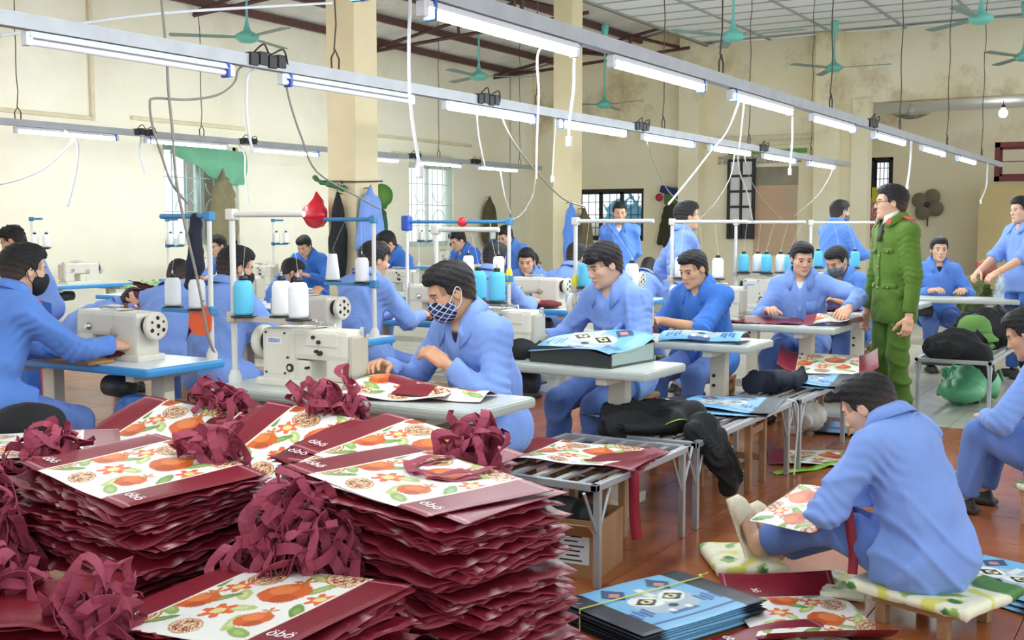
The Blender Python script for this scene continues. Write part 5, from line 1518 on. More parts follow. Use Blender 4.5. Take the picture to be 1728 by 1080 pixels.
ME_BAGLOGO = text_mesh('öbö', .050, plain('white_print', 'f2ecec', .5), .0004)

def matw(loc, rx=0, ry=0, rz=0):
    from mathutils import Euler
    return Matrix.Translation(Vector(loc)) @ Euler((rx, ry, rz), 'XYZ').to_matrix().to_4x4()
def attach(name, me, parent, Mw):
    o = bpy.data.objects.new(name, me); COL.objects.link(o); o.parent = parent
    o.matrix_basis = parent.matrix_basis.inverted() @ Mw
    return o
def logo_on(bag, xl=-.16, yl=.265, zl=.0065):
    for s in (-1, 1):
        o = put('logo', ME_BAGLOGO, bag, (xl, s * yl, zl), (0, 0, -math.pi / 2))
bag_count = [0]
def bag_stack(cx, cy, ztop, n, rz, label, tlabel, tangles, lean=(0, 0), drift=(0, 0), dz=.0095, fan=.10, tops=1, top_rz=None, top_i=0, loop=True, seed=1, zmin=.0, jitter=.032, tilt_top=None):
    """A pile of folded bags, laid one by one from the top down; straps fall into the given tangles."""
    r = random.Random(seed); grp = label
    z = ztop
    for i in range(n):
        f = i / max(1, n - 1)
        a = rz + fan * math.sin(i * .9 + seed) * .6 + r.uniform(-fan, fan) * .6 + (.12 if (i // 9) % 2 else -.06)
        x = cx + drift[0] * f + r.uniform(-jitter, jitter); y = cy + drift[1] * f + r.uniform(-jitter, jitter)
        is_top = i < tops
        if is_top and top_rz is not None: a = top_rz + .16 * i
        me = TOPS[(top_i + i) % 2] if is_top else LAYERS[(i * 3 + seed) % len(LAYERS)]
        b = bpy.data.objects.new('tote_bag', me); COL.objects.link(b); bag_count[0] += 1
        b.matrix_basis = matw((x, y, z), lean[0] * (1 - .6 * f) + .05 * math.sin(i // 7 * 2.1 + seed) * (i > 3) + r.uniform(-.025, .025) * (i > 2), lean[1] * (1 - .6 * f) + .05 * math.sin(i // 6 * 1.7 + seed) * (i > 3) + r.uniform(-.025, .025) * (i > 2), a)
        tag(b, tlabel if i == 0 else (label if not is_top else tlabel.replace('topmost', 'second')), 'bag', grp)
        if is_top:
            logo_on(b)
            if loop: put('handle', LOOP, b, (.0, 0, .004))
        elif tangles:
            for _ in range(1):
                c, rad = tangles[(i + _) % len(tangles)]
                v = Vector((r.gauss(0, 1), r.gauss(0, 1), r.gauss(0, 1))).normalized() * (.55 + .45 * r.random())
                w = Vector(c) + Vector((v.x * rad[0], v.y * rad[1], v.z * rad[2]))
                attach('handle', RIBBONS[r.randrange(len(RIBBONS))], b, matw(w, r.uniform(0, 6), r.uniform(0, 6), r.uniform(0, 6)))
        z -= dz * r.uniform(.75, 1.15) + (.006 if i < 2 else 0)
        if z < zmin: break
    return z
# right-hand stack, tallest and nearest the benches
bag_stack(2.54, 1.87, .735, 78, -.18, 'burgundy tote bag layered in the tall stack nearest the steel bench', 'topmost pomegranate tote bag with a looped handle on the tallest stack',
          [((2.25, 2.04, .60), (.06, .13, .11)), ((2.23, 2.06, .52), (.06, .12, .09))], drift=(.10, -.06), dz=.0098, fan=.17, tops=2, top_rz=-.26, seed=1, lean=(.05, .0))
bag_stack(2.98, 2.28, .70, 20, .22, 'burgundy tote bag fanned out behind the tallest stack', 'topmost tote bag fanned out behind the tallest stack with plain side and logo',
          [((2.95, 1.95, .735), (.09, .08, .02))], dz=.010, fan=.2, tops=2, top_rz=-.15, seed=2, lean=(.10, -.12), loop=False)
# left stack with straight layered edges
bag_stack(2.30, 2.74, .715, 52, -.10, 'burgundy tote bag in the layered stack at lower left', 'topmost pomegranate tote bag lying crooked on the lower-left stack',
          [((1.97, 3.02, .57), (.05, .10, .10)), ((2.0, 3.0, .48), (.05, .10, .08)), ((2.48, 2.62, .725), (.06, .08, .01))], drift=(-.04, .03), dz=.0105, fan=.13, tops=1, top_rz=-.22, seed=3, lean=(.05, -.06), loop=False)
# the two leaning stacks below the nearest sewing table
bag_stack(3.02, 2.72, .665, 22, .02, 'burgundy tote bag in the leaning stack below the nearest table', 'topmost tote bag with a red hang tag on the leaning stack below the nearest table',
          [((3.25, 2.80, .755), (.03, .12, .02))], dz=.012, fan=.10, tops=2, top_rz=.02, seed=4, lean=(.10, -.36), drift=(.05, -.10), loop=False)
bag_stack(3.00, 3.42, .64, 20, .04, 'burgundy tote bag in the leaning stack beside the blue-edged table', 'topmost tote bag leaning beside the blue-edged table',
          [((3.24, 3.36, .73), (.03, .12, .02))], dz=.012, fan=.10, tops=1, top_rz=.02, top_i=1, seed=5, lean=(.05, -.34), loop=False)
# front stack with the large print
bag_stack(1.94, 1.95, .53, 34, .04, 'burgundy tote bag under the large print at the bottom edge', 'topmost tote bag showing the large pomegranate print at the bottom edge',
          [((1.70, 2.20, .52), (.05, .09, .04)), ((2.20, 2.16, .47), (.03, .12, .04))], dz=.0105, fan=.14, tops=1, top_rz=-.02, seed=6, lean=(-.10, -.05), loop=False)
# low stacks at the left edge
bag_stack(1.68, 2.58, .52, 30, .5, 'burgundy tote bag crumpled in the low stack at the corner', 'topmost crumpled tote bag of the low corner stack',
          [((1.70, 2.62, .50), (.10, .10, .02))], dz=.012, fan=.3, tops=0, seed=7, loop=False)
bag_stack(2.42, 3.55, .68, 22, .3, 'burgundy tote bag in the small stack behind the straps at the left edge', 'topmost tote bag of the small stack at the left edge',
          [((2.33, 3.22, .69), (.06, .08, .03))], dz=.012, fan=.25, tops=1, top_rz=.9, seed=8, loop=False)
# ------------------------------------------------------------------ blue bags, cushions and cloth on the floor, benches and tables
NAVY = np.array(lin('1c2530')[:3])
def blue_colors(x, y, W, Hh, panel=.42):
    C = np.tile(NAVY, (len(x), 1)); m = np.abs(y) < panel / 2
    C[m] = np.array(lin('76b4dc')[:3])
    def p(mask, col): C[mask & m] = np.array(lin(col)[:3])
    # geometric cat face: pale outline, dark eye patches, small blocks of colour
    u, v = y / 1.35, x / 1.35
    p((_ell(u, v, 0, -.01, .105, .085) < 1), 'a9bcc8')
    for s in (-1, 1):
        p((np.abs(u - s * .085) + np.abs(v - .105) * .8 < .042), '33506e'); p((np.abs(u - s * .085) + np.abs(v - .10) < .022), 'c98a8e')
        p(_ell(u, v, s * .048, .012, .052, .036, s * .5) < 1, 'e8eee6'); p(np.abs(u - s * .048) + np.abs(v - .010) * 1.3 < .040, '0d0f14'); p(_ell(u, v, s * .045, .012, .020, .013) < 1, 'e6e0a8'); p(_ell(u, v, s * .045, .012, .008, .008) < 1, '11131a')
        for k in range(4): p((np.abs(u - s * (.095 + .018 * k)) < .006) & (np.abs(v + .045 + .012 * (k % 2)) < .026), '2f5c9a')
    p((np.abs(u) < .012 + .0 * v) & (v > .03) & (v < .10), 'dfe6de'); p(_ell(u, v, 0, -.045, .018, .012) < 1, '10131a'); p((np.abs(u) < .05) & (np.abs(v + .09) < .010), '3a5f92'); p((np.abs(np.abs(u) - .03) < .010) & (np.abs(v + .072) < .010), 'e8ece8')
    p((np.abs(u) < .16) & (np.abs(v + .125) < .006), '2d5590')
    return C
blue_colors_ref[0] = blue_colors
def flat_sheet(seed, amp, colfn, W=.62, Hh=.46, th=.006, nx=92, ny=124, curl=0.0):
    r = np.random.RandomState(seed); ph = r.uniform(0, 6, 4)
    zf = lambda x, y: amp * (np.sin(8 * x + ph[0]) * np.sin(6 * y + ph[1]) + .5 * np.sin(15 * y + 9 * x + ph[2]) + .8) + curl * np.clip((np.abs(y) - W * .3) / (W * .2), 0, 1) ** 2
    return sheet('bag', W, Hh, nx, ny, colfn, zf, th, M_BAG)
ME_BLUE = flat_sheet(1, .002, blue_colors); ME_BLUEW = flat_sheet(2, .010, blue_colors)
def bag_at(me, x, y, z, rz, label, name='tote_bag', group=None, rx=0.0, ry=0.0):
    o = bpy.data.objects.new(name, me); COL.objects.link(o); o.matrix_basis = matw((x, y, z), rx, ry, rz)
    return tag(o, label, 'bag', group)
# tied bundle of blue bags at the lower edge: eight bags one on another and a yellow string
BX, BY, BR = 3.74, 1.64, 1.19
thin = sheet('bag', .62, .46, 10, 14, blue_colors, lambda x, y: .002 * np.sin(9 * y), .0085, M_BAG)
for i in range(8):
    bag_at(ME_BLUE if i == 7 else thin, BX + random.uniform(-.008, .008), BY + random.uniform(-.008, .008), .006 + i * .0095, BR + random.uniform(-.025, .025) * (i < 7),
           'topmost light blue bag with a cat face print in the tied bundle on the floor' if i == 7 else 'light blue bag under the topmost one of the tied floor bundle', group='bundle of blue bags tied with string')
st = MB(); M_STRING = plain('yellow_string', 'd9dc6a', .6)
st_o = thing('string', 'pale yellow string tied around the blue bag bundle on the floor', 'string', (BX, BY, 0), BR)
zt = .006 + 7 * .0095 + .010
MB().tube([(.09, -.315, 0.004), (.09, -.315, zt), (.085, 0, zt + .002), (.09, .315, zt), (.09, .315, .004)], .0028, n=5).build('cord', M_STRING, st_o)
kn = MB(); kn.lathe([(.0, -.008), (.008, -.004), (.008, .004), (.0, .008)], (.09, -.30, zt + .006), n=8); kn.tube(smooth_path([(.09, -.30, zt + .006), (.07, -.32, zt + .02), (.10, -.34, zt + .0)]), .002, n=5); kn.build('knot', M_STRING, st_o)
# loose blue bag behind the sitting worker
for i in range(3):
    bag_at(ME_BLUE if i == 2 else thin, 4.80 + i * .02, .60 + i * .01, .008 + i * .012, -.5 + i * .08, 'light blue bag lying on the floor behind the sitting worker' if i == 2 else 'dark underside of a blue bag on the floor behind the sitting worker', group='blue bags behind the sitting worker')
# burgundy bag folded open in front of him
def curl_print(x, y, W, Hh): return bag_colors(x, y, W, Hh)
ME_CURL = flat_sheet(8, .004, curl_print, W=BW, Hh=BH, curl=.06)
b_ = bag_at(ME_CURL, 4.02, 1.20, .012, -.95, 'burgundy bag with rolled-up printed edge on the floor before the low stool'); logo_on(b_, -.1, .26, .02)
b_ = bag_at(TOPS[1], 3.62, 1.02, .014, -.6, 'burgundy printed bag cut off by the bottom edge of the picture'); logo_on(b_)
# sheet on the floor under the benches with a green ribbon
bag_at(TOPS[1], 6.90, 1.95, .016, .35, 'burgundy printed bag sheet lying under the folding bench')
gr = thing('ribbon', 'bright green ribbon trailing on the floor under the bench', 'ribbon', (6.35, 1.98, 0))
def ribbon_obj(pts, w, name, mat, parent, flat=True):
    path = smooth_path(pts, 5); vs = []
    for i, p in enumerate(path):
        t = (path[min(i + 1, len(path) - 1)] - path[max(i - 1, 0)]).normalized()
        sd = Vector((-t.y, t.x, 0)) if flat else t.cross(Vector((1, .3, 0)))
        sd = sd.normalized() if sd.length > 1e-4 else Vector((0, 1, 0))
        for a, b in ((-1, 1), (1, 1), (1, -1), (-1, -1)): vs.append(p + sd * a * w / 2 + Vector((0, 0, .0012 * b)) if flat else p + sd * a * w / 2 + Vector((.001 * b, 0, 0)))
    fs = [(i * 4 + k, i * 4 + (k + 1) % 4, i * 4 + 4 + (k + 1) % 4, i * 4 + 4 + k) for i in range(len(path) - 1) for k in range(4)]
    return MB().add(vs, fs, 0, True).build(name, mat, parent)
M_LIME = plain('lime_ribbon', '86c832', .6)
ribbon_obj([(0, .1, .004), (.12, 0, .012), (.25, -.06, .004), (.38, -.12, .02), (.5, -.2, .004)], .07, 'band', M_LIME, gr)

# veg-print pads (stuffed sacks) on the floor
def veg_cols(V, seed):
    r = np.random.RandomState(seed); C = np.tile(np.array(lin('e9e8cc')[:3]), (len(V), 1))
    f = np.sin(V[:, 0] * 31 + 2 * np.sin(V[:, 1] * 23)) + np.sin(V[:, 1] * 37 + 2 * np.sin(V[:, 0] * 19 + seed))
    g = np.sin(V[:, 0] * 22 + seed) * np.sin(V[:, 1] * 27 + seed * 2)
    C[f > 1.05] = np.array(lin('d8d86a')[:3]); C[f < -1.2] = np.array(lin('8fae5e')[:3]); C[g > .82] = np.array(lin('3f7a34')[:3])
    return C
M_VEG = vcol('vegetable_print_sack', .5, .4, bump=.2, bscale=30)
def sack(x, y, rz, hx, hy, hz, label, seed, z0=0.0, name='cushion', green=False):
    F = Field((-hx, -hy, -.01), (hx, hy, hz * 2.2), .011)
    F.box((0, 0, hz), (hx, hy, hz), np.eye(3), min(hz * .95, .05), .01)
    F.v += folds(F.grid(), seed, .006, 24)
    V, Q = F.mesh(); C = veg_cols(V, seed)
    if green:
        m = np.sin(V[:, 0] * 16 + 1.0) * np.sin(V[:, 1] * 13 + .5) > .2; C[m] = np.array(lin('3c7a2f')[:3])
    o = put(name, fast_mesh(name, V, Q, M_VEG, True, C), None, (x, y, z0), (0, 0, rz))
    return tag(o, label, 'cushion')
sack(4.54, 1.62, .6, .19, .15, .028, 'pale yellow printed sack under the slippered feet', 3)
sack(4.27, .78, math.radians(72), .24, .22, .022, 'vegetable-print sack on the low stool under the sitting worker', 5, z0=.10, green=True)
sack(4.42, 1.16, .3, .14, .08, .02, 'pale sack corner beside the outstretched leg', 6)
sack(6.02, .50, math.radians(78), .2, .2, .018, 'vegetable-print sack on the pale wooden stool', 8, z0=.17, green=True)
# work in the lap of the sitting worker
fsp = CAST['fs']
lapc = fsp['W']((.47, .10, .345))
lap = bag_at(sheet('bag', .36, .30, 60, 74, lambda x, y, W, Hh: pomegranate_print(y + .2, x + .2), lambda x, y: .016 * np.sin(9 * y) + .012 * np.sin(12 * x), .012, M_BAG), lapc[0], lapc[1], lapc[2], math.radians(72), 'printed white bag held over his legs by the sitting worker', rx=-.35, ry=.12)
stp = thing('strap', 'dark red strap dangling from the lap of the sitting worker', 'strap', fsp['W']((.22, .20, .36)))
ribbon_obj([(0, 0, .04), (.0, -.01, -.04), (.01, -.02, -.12), (.0, -.02, -.2)], .035, 'band', plain('dark_red_webbing', '8c2434', .7), stp, flat=False)

# on the benches
b_ = bag_at(TOPS[1], 4.36, 2.30, .447, .05, 'burgundy bag sheet with a wide pomegranate print on the nearest bench')
bag_at(LAYERS[2], 4.40, 2.32, .436, .12, 'burgundy bag underneath the printed sheet on the nearest bench')
bag_at(ME_BLUEW, 5.98, 2.26, .450, .1, 'light blue cat bag spread on the second bench'); bag_at(thin, 5.92, 2.28, .437, .2, 'dark blue bag under the spread one on the second bench')
bag_at(thin, 5.45, 2.45, .44, -.2, 'blue-black bag lying under the edge of the second grey table')
bag_at(ME_BLUEW, 7.12, 2.16, .462, .1, 'light blue cat bag on the third bench'); bag_at(thin, 7.1, 2.18, .446, .2, 'dark bag lying below the blue one on the third bench', )
b_ = bag_at(ME_CURL, 7.72, 2.16, .50, .25, 'burgundy bag folded open showing its printed lining on the bench end', rx=.0, ry=-.18)
bag_at(thin, 7.9, 2.2, .40, .4, 'dark bag crumpled behind the folded burgundy one')
bag_at(thin, 8.0, 2.0, .02, .2, 'dark bag lying on the floor beyond the third bench')
def lump(name, prims, mat, label, cat, res=.014, amp=.012, seed=1, f=16, cols=None, floor=None):
    """Heaped or hanging cloth: prims are (kind, args) in world space."""
    lo = np.min([np.min(np.array(p[1:3] if p[0] == 'c' else [np.array(p[1]) - np.array(p[2]), np.array(p[1]) + np.array(p[2])]), 0) - (max(p[3], p[4]) if p[0] == 'c' else 0) for p in prims], 0) - .03
    hi = np.max([np.max(np.array(p[1:3] if p[0] == 'c' else [np.array(p[1]) - np.array(p[2]), np.array(p[1]) + np.array(p[2])]), 0) + (max(p[3], p[4]) if p[0] == 'c' else 0) for p in prims], 0) + .03
    F = Field(lo, hi, res)
    for p in prims:
        if p[0] == 'c': F.cone(p[1], p[2], p[3], p[4], .04)
        else: F.ell(p[1], p[2], None, .05)
    F.v += folds(F.grid(), seed, amp, f)
    if floor is not None: F.v = np.maximum(F.v, (floor - F.grid()[2] + 0 * F.v).astype(np.float32))
    V, Q = F.mesh(); o0 = V.mean(0); o0[2] = V[:, 2].min()
    o = put(name, fast_mesh(name, V - o0, Q, mat), None, tuple(o0))
    return tag(o, label, cat)
M_BLACKCL = plain('black_jacket_cloth', '17191b', .8, noise=.2); M_NAVYCL = plain('navy_cloth', '1c2233', .8, noise=.2); M_OLIVE = plain('olive_coat_cloth', '5c5238', .85, noise=.12, bump=.2)
jk = lump('jacket', [('e', (5.12, 2.34, .47), (.22, .17, .05)), ('c', (5.00, 2.44, .50), (5.30, 2.16, .50), .05, .07), ('c', (5.12, 2.2, .49), (5.40, 2.24, .47), .06, .05), ('c', (5.16, 2.06, .47), (5.16, 1.955, .30), .07, .045), ('c', (5.27, 2.06, .46), (5.30, 1.95, .20), .05, .045), ('c', (5.06, 2.06, .46), (5.08, 1.955, .34), .05, .04), ('c', (5.22, 1.99, .42), (5.26, 1.95, .16), .04, .05)], M_BLACKCL, 'black jacket with a lime band draped over the second bench', 'jacket', .009, .026, 3, f=24)
rb = ribbon_obj([(-.16, .02, .36), (-.08, -.06, .395), (.0, -.10, .37), (.08, -.14, .385), (.11, -.2, .30)], .03, 'band', M_LIME, jk)
lump('bundle', [('c', (6.62, 2.30, .49), (6.92, 2.12, .49), .06, .055), ('e', (6.76, 2.2, .50), (.12, .09, .06))], M_NAVYCL, 'rolled navy bundle of cloth on the third bench', 'cloth', .009, .02, 4, f=26)
lump('cushion', [('e', (5.62, 2.50, .475), (.16, .09, .025))], plain('pale_yellow_cloth', 'dfe28c', .7), 'small pale yellow pad lying on the second bench', 'cushion', .01, .003, 6)
lump('jacket', [('e', (9.3, 1.62, .50), (.28, .2, .10)), ('c', (9.2, 1.4, .48), (9.3, 1.34, .28), .08, .05), ('e', (9.6, 1.6, .5), (.2, .16, .09))], M_BLACKCL, 'shiny black jacket bunched behind the officer', 'jacket', .014, .03, 7, f=20)
lump('jacket', [('e', (10.6, 1.55, .56), (.36, .26, .16)), ('e', (11.0, 1.5, .54), (.25, .2, .14)), ('c', (10.7, 1.32, .5), (10.75, 1.27, .25), .08, .05)], M_BLACKCL, 'heap of black jackets behind the green sun helmet', 'jacket', .015, .035, 8, f=20)
# green sun helmet on a folded green cloth
hx_, hy_ = 9.98, 1.58
lump('folded_cloth', [('e', (hx_, hy_, .46), (.2, .16, .045))], plain('bright_green_cloth', '3fa03a', .7), 'folded bright green cloth under the sun helmet', 'cloth', .012, .004, 9)
hm = thing('sun_helmet', 'green domed sun helmet on the far bench', 'helmet', (hx_, hy_, .50))
MB().lathe([(.19, .0), (.195, .012), (.15, .05), (.138, .075), (.135, .11), (.115, .165), (.075, .20), (.03, .212), (.0, .214)], n=28).build('shell', plain('helmet_green', '5c8a3c', .7, noise=.05), hm)
MB().lathe([(.139, .068), (.142, .075), (.139, .085)], n=28).build('band', plain('helmet_band', '4f7a33', .7), hm)
MB().lathe([(.0, .212), (.014, .214), (.014, .222), (.0, .226)], n=10).build('top_button', plain('helmet_button', '4f7a33', .7), hm)
for k in (-.3, .3): MB().lathe([(.006, -.002), (.006, .004)], (-.125 * math.cos(k) , -.125 * math.sin(k) - .02, .13), n=8, axis='X').build('eyelet', M_STEEL, hm)
lump('plastic_bag', [('e', (9.9, 1.55, .16), (.26, .2, .15)), ('e', (10.3, 1.62, .14), (.22, .2, .13)), ('e', (9.6, 1.6, .12), (.18, .18, .1))], plain('green_plastic', '5aa878', .35, noise=.1), 'crumpled green plastic bags under the far bench', 'plastic bag', .015, .04, 10, floor=.002)
lump('plastic_bag', [('e', (7.75, 2.3, .12), (.12, .12, .1))], plain('white_plastic', 'dcdcd0', .4), 'white plastic bag under the third bench', 'plastic bag', .012, .014, 11, floor=.002)
# far-right bench heap
for nm, c, r_, col, lab in [('cloth', (12.2, 1.35, .58), (.35, .25, .10), '2b2f36', 'dark cloth heap on the far right bench'), ('cloth', (12.9, 1.6, .75), (.30, .25, .28), '9aa9ae', 'grey-white crumpled bags piled at the far right'),
                            ('cloth', (13.0, 2.1, .62), (.25, .2, .30), '5f6a34', 'olive cloth heap beside the white panel at far right'), ('cloth', (12.5, 1.25, .66), (.18, .12, .06), 'e6d8a0', 'pale yellow cloth on the far right heap'), ('cloth', (13.1, 1.95, .98), (.12, .1, .12), 'a05a46', 'reddish cloth on top of the far right heap')]:
    lump(nm, [('e', c, r_)], plain(lab.replace(' ', '_'), col, .8, noise=.3, nscale=20), lab, 'cloth', .018, .03, len(lab))
sew_table(11.62, 2.15, .15, 'plain grey table in front of the worker facing the camera')

# cardboard box with paper label, black cloth in it
M_CARD = plain('cardboard', 'a88058', .85, noise=.08)
cb = thing('cardboard_box', 'open cardboard box with a white paper label under the nearest bench', 'box', (4.17, 2.28, 0), .12)
for (c, s) in [((0, -.21, .12), (.30, .006, .24)), ((0, .21, .12), (.30, .006, .24)), ((-.15, 0, .12), (.006, .42, .24)), ((.15, 0, .12), (.006, .42, .24))]: MB().box(c, s).build('side', M_CARD, cb)
MB().box((0, 0, .004), (.30, .42, .008)).build('base', M_CARD, cb)
MB().box((-.20, 0, .21), (.006, .40, .11), rot3(0, -.9, 0)).build('flap', M_CARD, cb)
lb = MB().box((-.154, -.04, .13), (.002, .26, .15)).build('label', M_TOPWHITE, cb)
put('print', text_mesh('R-5R', .05, M_DARK, .0003), lb, (-.1556, .045, .15), (math.pi / 2, 0, -math.pi / 2))
for k in range(7): MB().box((-.1555, -.09 - .008 * (k % 2), .19 - k * .02), (.0008, .10 - .02 * (k % 3), .006)).build('print', M_DARK, lb)
for k in range(4): MB().box((-.1555, .05, .11 - k * .014), (.0008, .06, .004)).build('print', M_DARK, lb)
lump('cloth', [('e', (4.16, 2.28, .22), (.12, .18, .08))], M_BLACKCL, 'black cloth stuffed in the cardboard box', 'cloth', .012, .010, 13)
rs_ = thing('strap', 'red strap hanging down from the nearest bench', 'strap', (4.22, 1.985, .43))
ribbon_obj([(0, .0, 0), (.0, -.006, -.05), (.02, .0, -.18), (.03, -.01, -.30)], .045, 'band', plain('red_webbing', 'a2283a', .7), rs_, flat=False)
cw = thing('cord', 'white cord with an orange end hanging from the third bench corner', 'cord', (7.50, 1.955, .44))
MB().tube(smooth_path([(0, 0, 0), (.0, -.01, -.1), (-.02, -.01, -.2), (-.01, -.01, -.30)]), .006, n=6).build('strand', M_WHITECORD, cw)
MB().tube([(-.01, -.01, -.30), (-.012, -.01, -.38)], .009, n=6).build('tip', plain('orange_tip', 'e8962c', .5), cw)
cw2 = thing('cord', 'white cord hanging to the floor from the second bench', 'cord', (6.40, 1.975, .44))
MB().tube(smooth_path([(-.1, 0.02, .01), (.0, -.01, -.02), (.02, -.012, -.15), (.0, -.01, -.3), (-.06, -.02, -.43)]), .005, n=6).build('strand', M_WHITECORD, cw2)

# on the sewing tables
w1b = thing('tote_bag', 'pomegranate bag being sewn under the needle of the nearest machine', 'bag', (3.72, 2.80, TT))
put('panel', sheet('panel', .46, .40, 80, 92, lambda x, y, W, Hh: np.where((np.abs(y - .02 * np.sin(9 * x)) < .06)[:, None] & (x > -.05)[:, None], BURG, pomegranate_print(np.clip(y + .22, 0, .4), x + .2)),
    lambda x, y: .05 * np.exp(-((x - .02) / .10) ** 2) * (.6 + .4 * np.sin(9 * y + 1)) + .012 * np.sin(14 * y + 6 * x) + .015, .006, M_BAG), w1b, (0, 0, .004), (0, 0, .35))
put('panel', sheet('panel', .42, .22, 40, 60, lambda x, y, W, Hh: np.where((y > .02)[:, None], BURG, pomegranate_print(np.clip(y + .22, 0, .4), x + .1)), lambda x, y: .03 * np.exp(-(x / .07) ** 2) + .008 * np.sin(12 * y), .006, M_BAG), w1b, (.02, -.18, .012), (0, 0, .2))
put('handle', RIBBONS[3], w1b, (-.10, .20, .06), (.6, .3, .5))
w2b = thing('tote_bag', 'light blue cat bag with dark gusset being turned on the second grey table', 'bag', (5.16, 2.66, TT), -.12)
ME_W2 = sheet('front_panel', .50, .44, 92, 110, lambda x, y, W, Hh: blue_colors(x, y, W, Hh, .60), lambda x, y: .088 + .03 * np.cos(y * 5) + .016 * np.sin(13 * x + 7 * y) - .02 * (y < -.18) * (np.abs(y) - .18) * 8, .006, M_BAG)
put('front_panel', ME_W2, w2b, (0, 0, 0), (0, -.12, 0))
gs = MB(); gs.prism([(-.25, .0), (-.25, .06), (-.12, .085), (.0, .095), (.12, .09), (.24, .085), (.25, .0)], 'X', -.21, -.202); gs.prism([(-.25, .0), (-.25, .11), (.0, .13), (.25, .11), (.25, .0)], 'X', .19, .198); gs.box((0, 0, .008), (.40, .50, .012))
gs.build('gusset', plain('dark_bag_gusset', '2e3330', .5), w2b)
MB().prism([(-.20, .0), (-.20, .07), (-.05, .08), (.19, .10), (.19, .0)], 'Y', -.25, -.244).build('lining', plain('grey_bag_lining', '9fb2ac', .6), w2b)
lump('cloth', [('e', (5.10, 3.02, .80), (.12, .1, .07))], M_BLACKCL, 'black cloth beside the machine on the second grey table', 'cloth', .012, .012, 15)
w3b = thing('tote_bag', 'light blue cat bag rolled on the third grey table', 'bag', (6.42, 2.55, TT), .1)
put('front_panel', sheet('front_panel', .50, .26, 60, 92, lambda x, y, W, Hh: blue_colors(x, y, W, Hh, .60), lambda x, y: .055 * np.sqrt(np.clip(1 - (x / .135) ** 2, 0, 1)) + .004 * np.sin(20 * y), .006, M_BAG), w3b, (0, 0, .004))
put('back_panel', sheet('back_panel', .50, .26, 8, 12, blue_colors, lambda x, y: 0 * x, .005, M_BAG), w3b, (0, 0, .004))
w4b = thing('tote_bag', 'pomegranate bag the reaching worker is picking up', 'bag', (7.98, 2.20, TT), .2)
put('panel', sheet('panel', .40, .34, 50, 60, lambda x, y, W, Hh: np.where((np.abs(y) > .12)[:, None], BURG, pomegranate_print(y + .2, x + .2)), lambda x, y: .035 + .03 * np.sin(9 * x) * np.sin(8 * y) + .012 * np.sin(22 * y), .006, M_BAG), w4b)
bag_at(LAYERS[1], 7.95, 2.75, TT + .015, .2, 'burgundy bag part lying on the fourth grey table')
bag_at(LAYERS[3], 9.32, 2.7, TT + .015, .4, 'burgundy bag part lying on the fifth grey table')
# first blue-edged table: plank and cloth under the hand
pk = MB().box((3.74, 5.02, TT + .012), (.16, .62, .018), bev=.006).build('plank', plain('plank_wood', 'a87848', .6, noise=.15), None); tag(pk, 'wooden plank laid along the edge of the blue table', 'plank')
lump('cloth', [('e', (3.92, 4.92, TT + .035), (.10, .20, .022))], plain('dark_red_cloth', '6a1c20', .7), 'dark red cloth under the needle of the blue table', 'cloth', .011, .006, 16)
lump('cloth', [('e', (3.80, 5.15, TT + .04), (.08, .16, .02))], plain('white_cloth_piece', 'dfe2e6', .7), 'white cloth beside the dark red piece on the blue table', 'cloth', .011, .006, 17)
for i, (x, y) in enumerate(((5.46, 4.75), (6.94, 4.78), (8.42, 4.8), (9.9, 4.8))):
    lump('cloth', [('e', (x - .12, y, TT + .04), (.12, .22, .03))], plain('dark_red_cloth', '6a1c20', .7), 'dark red cloth on the %s table of the second row' % ordn[i + 1], 'cloth', .014, .01, 20 + i)
# orange tag and black sleeve on the white stand
ot = MB(); ot.prism([(-.075, -.05), (-.04, -.085), (.05, -.08), (.085, -.03), (.07, .05), (.02, .085), (-.05, .07), (-.085, .02)], 'X', -.006, .006); o_ = ot.build('tag', plain('orange_plastic', 'f0683a', .4), None); o_.location = (4.17, 4.46, .96); tag(o_, 'orange plastic tag hanging on the white thread stand', 'tag')
MB().tube([(0, 0, .08), (.0, -.03, .10)], .003, n=5).build('tie', M_BLACK, o_)
sl = lump('sleeve', [('c', (4.19, 4.50, 1.49), (4.19, 4.51, 1.24), .030, .045), ('c', (4.19, 4.51, 1.24), (4.17, 4.53, 1.14), .04, .03)], M_NAVYCL, 'black cloth sleeve hanging from the blue thread stand arm', 'sleeve', .008, .005, 30)

# below the first blue table
lump('plastic_bag', [('e', (3.85, 4.60, .50), (.10, .10, .10))], plain('blue_plastic', '3f72b8', .35), 'blue plastic bag under the first blue table', 'plastic bag', .011, .012, 31)
crt = thing('plastic_crate', 'white plastic crate standing under the first blue table', 'crate', (3.88, 4.62, 0))
for c, s in [((0, 0, .38), (.34, .34, .02)), ((-.16, 0, .19), (.02, .34, .38)), ((.16, 0, .19), (.02, .34, .38)), ((0, -.16, .19), (.3, .02, .38)), ((0, .16, .19), (.3, .02, .38))]: MB().box(c, s).build('side', plain('crate_white', 'c9ccca', .5), crt)
sd_ = lump('seat_pad', [('e', (3.05, 4.35, .58), (.17, .15, .10))], M_BLACKCL, 'black rounded chair pad next to the man at the picture edge', 'seat', .012, .004, 33)
lump('cap', [('e', (4.30, 2.72, .47), (.12, .08, .04))], plain('dark_green_felt', '2f5a32', .8), 'dark green cap on the bench behind the tallest stack', 'cap', .01, .004, 34)
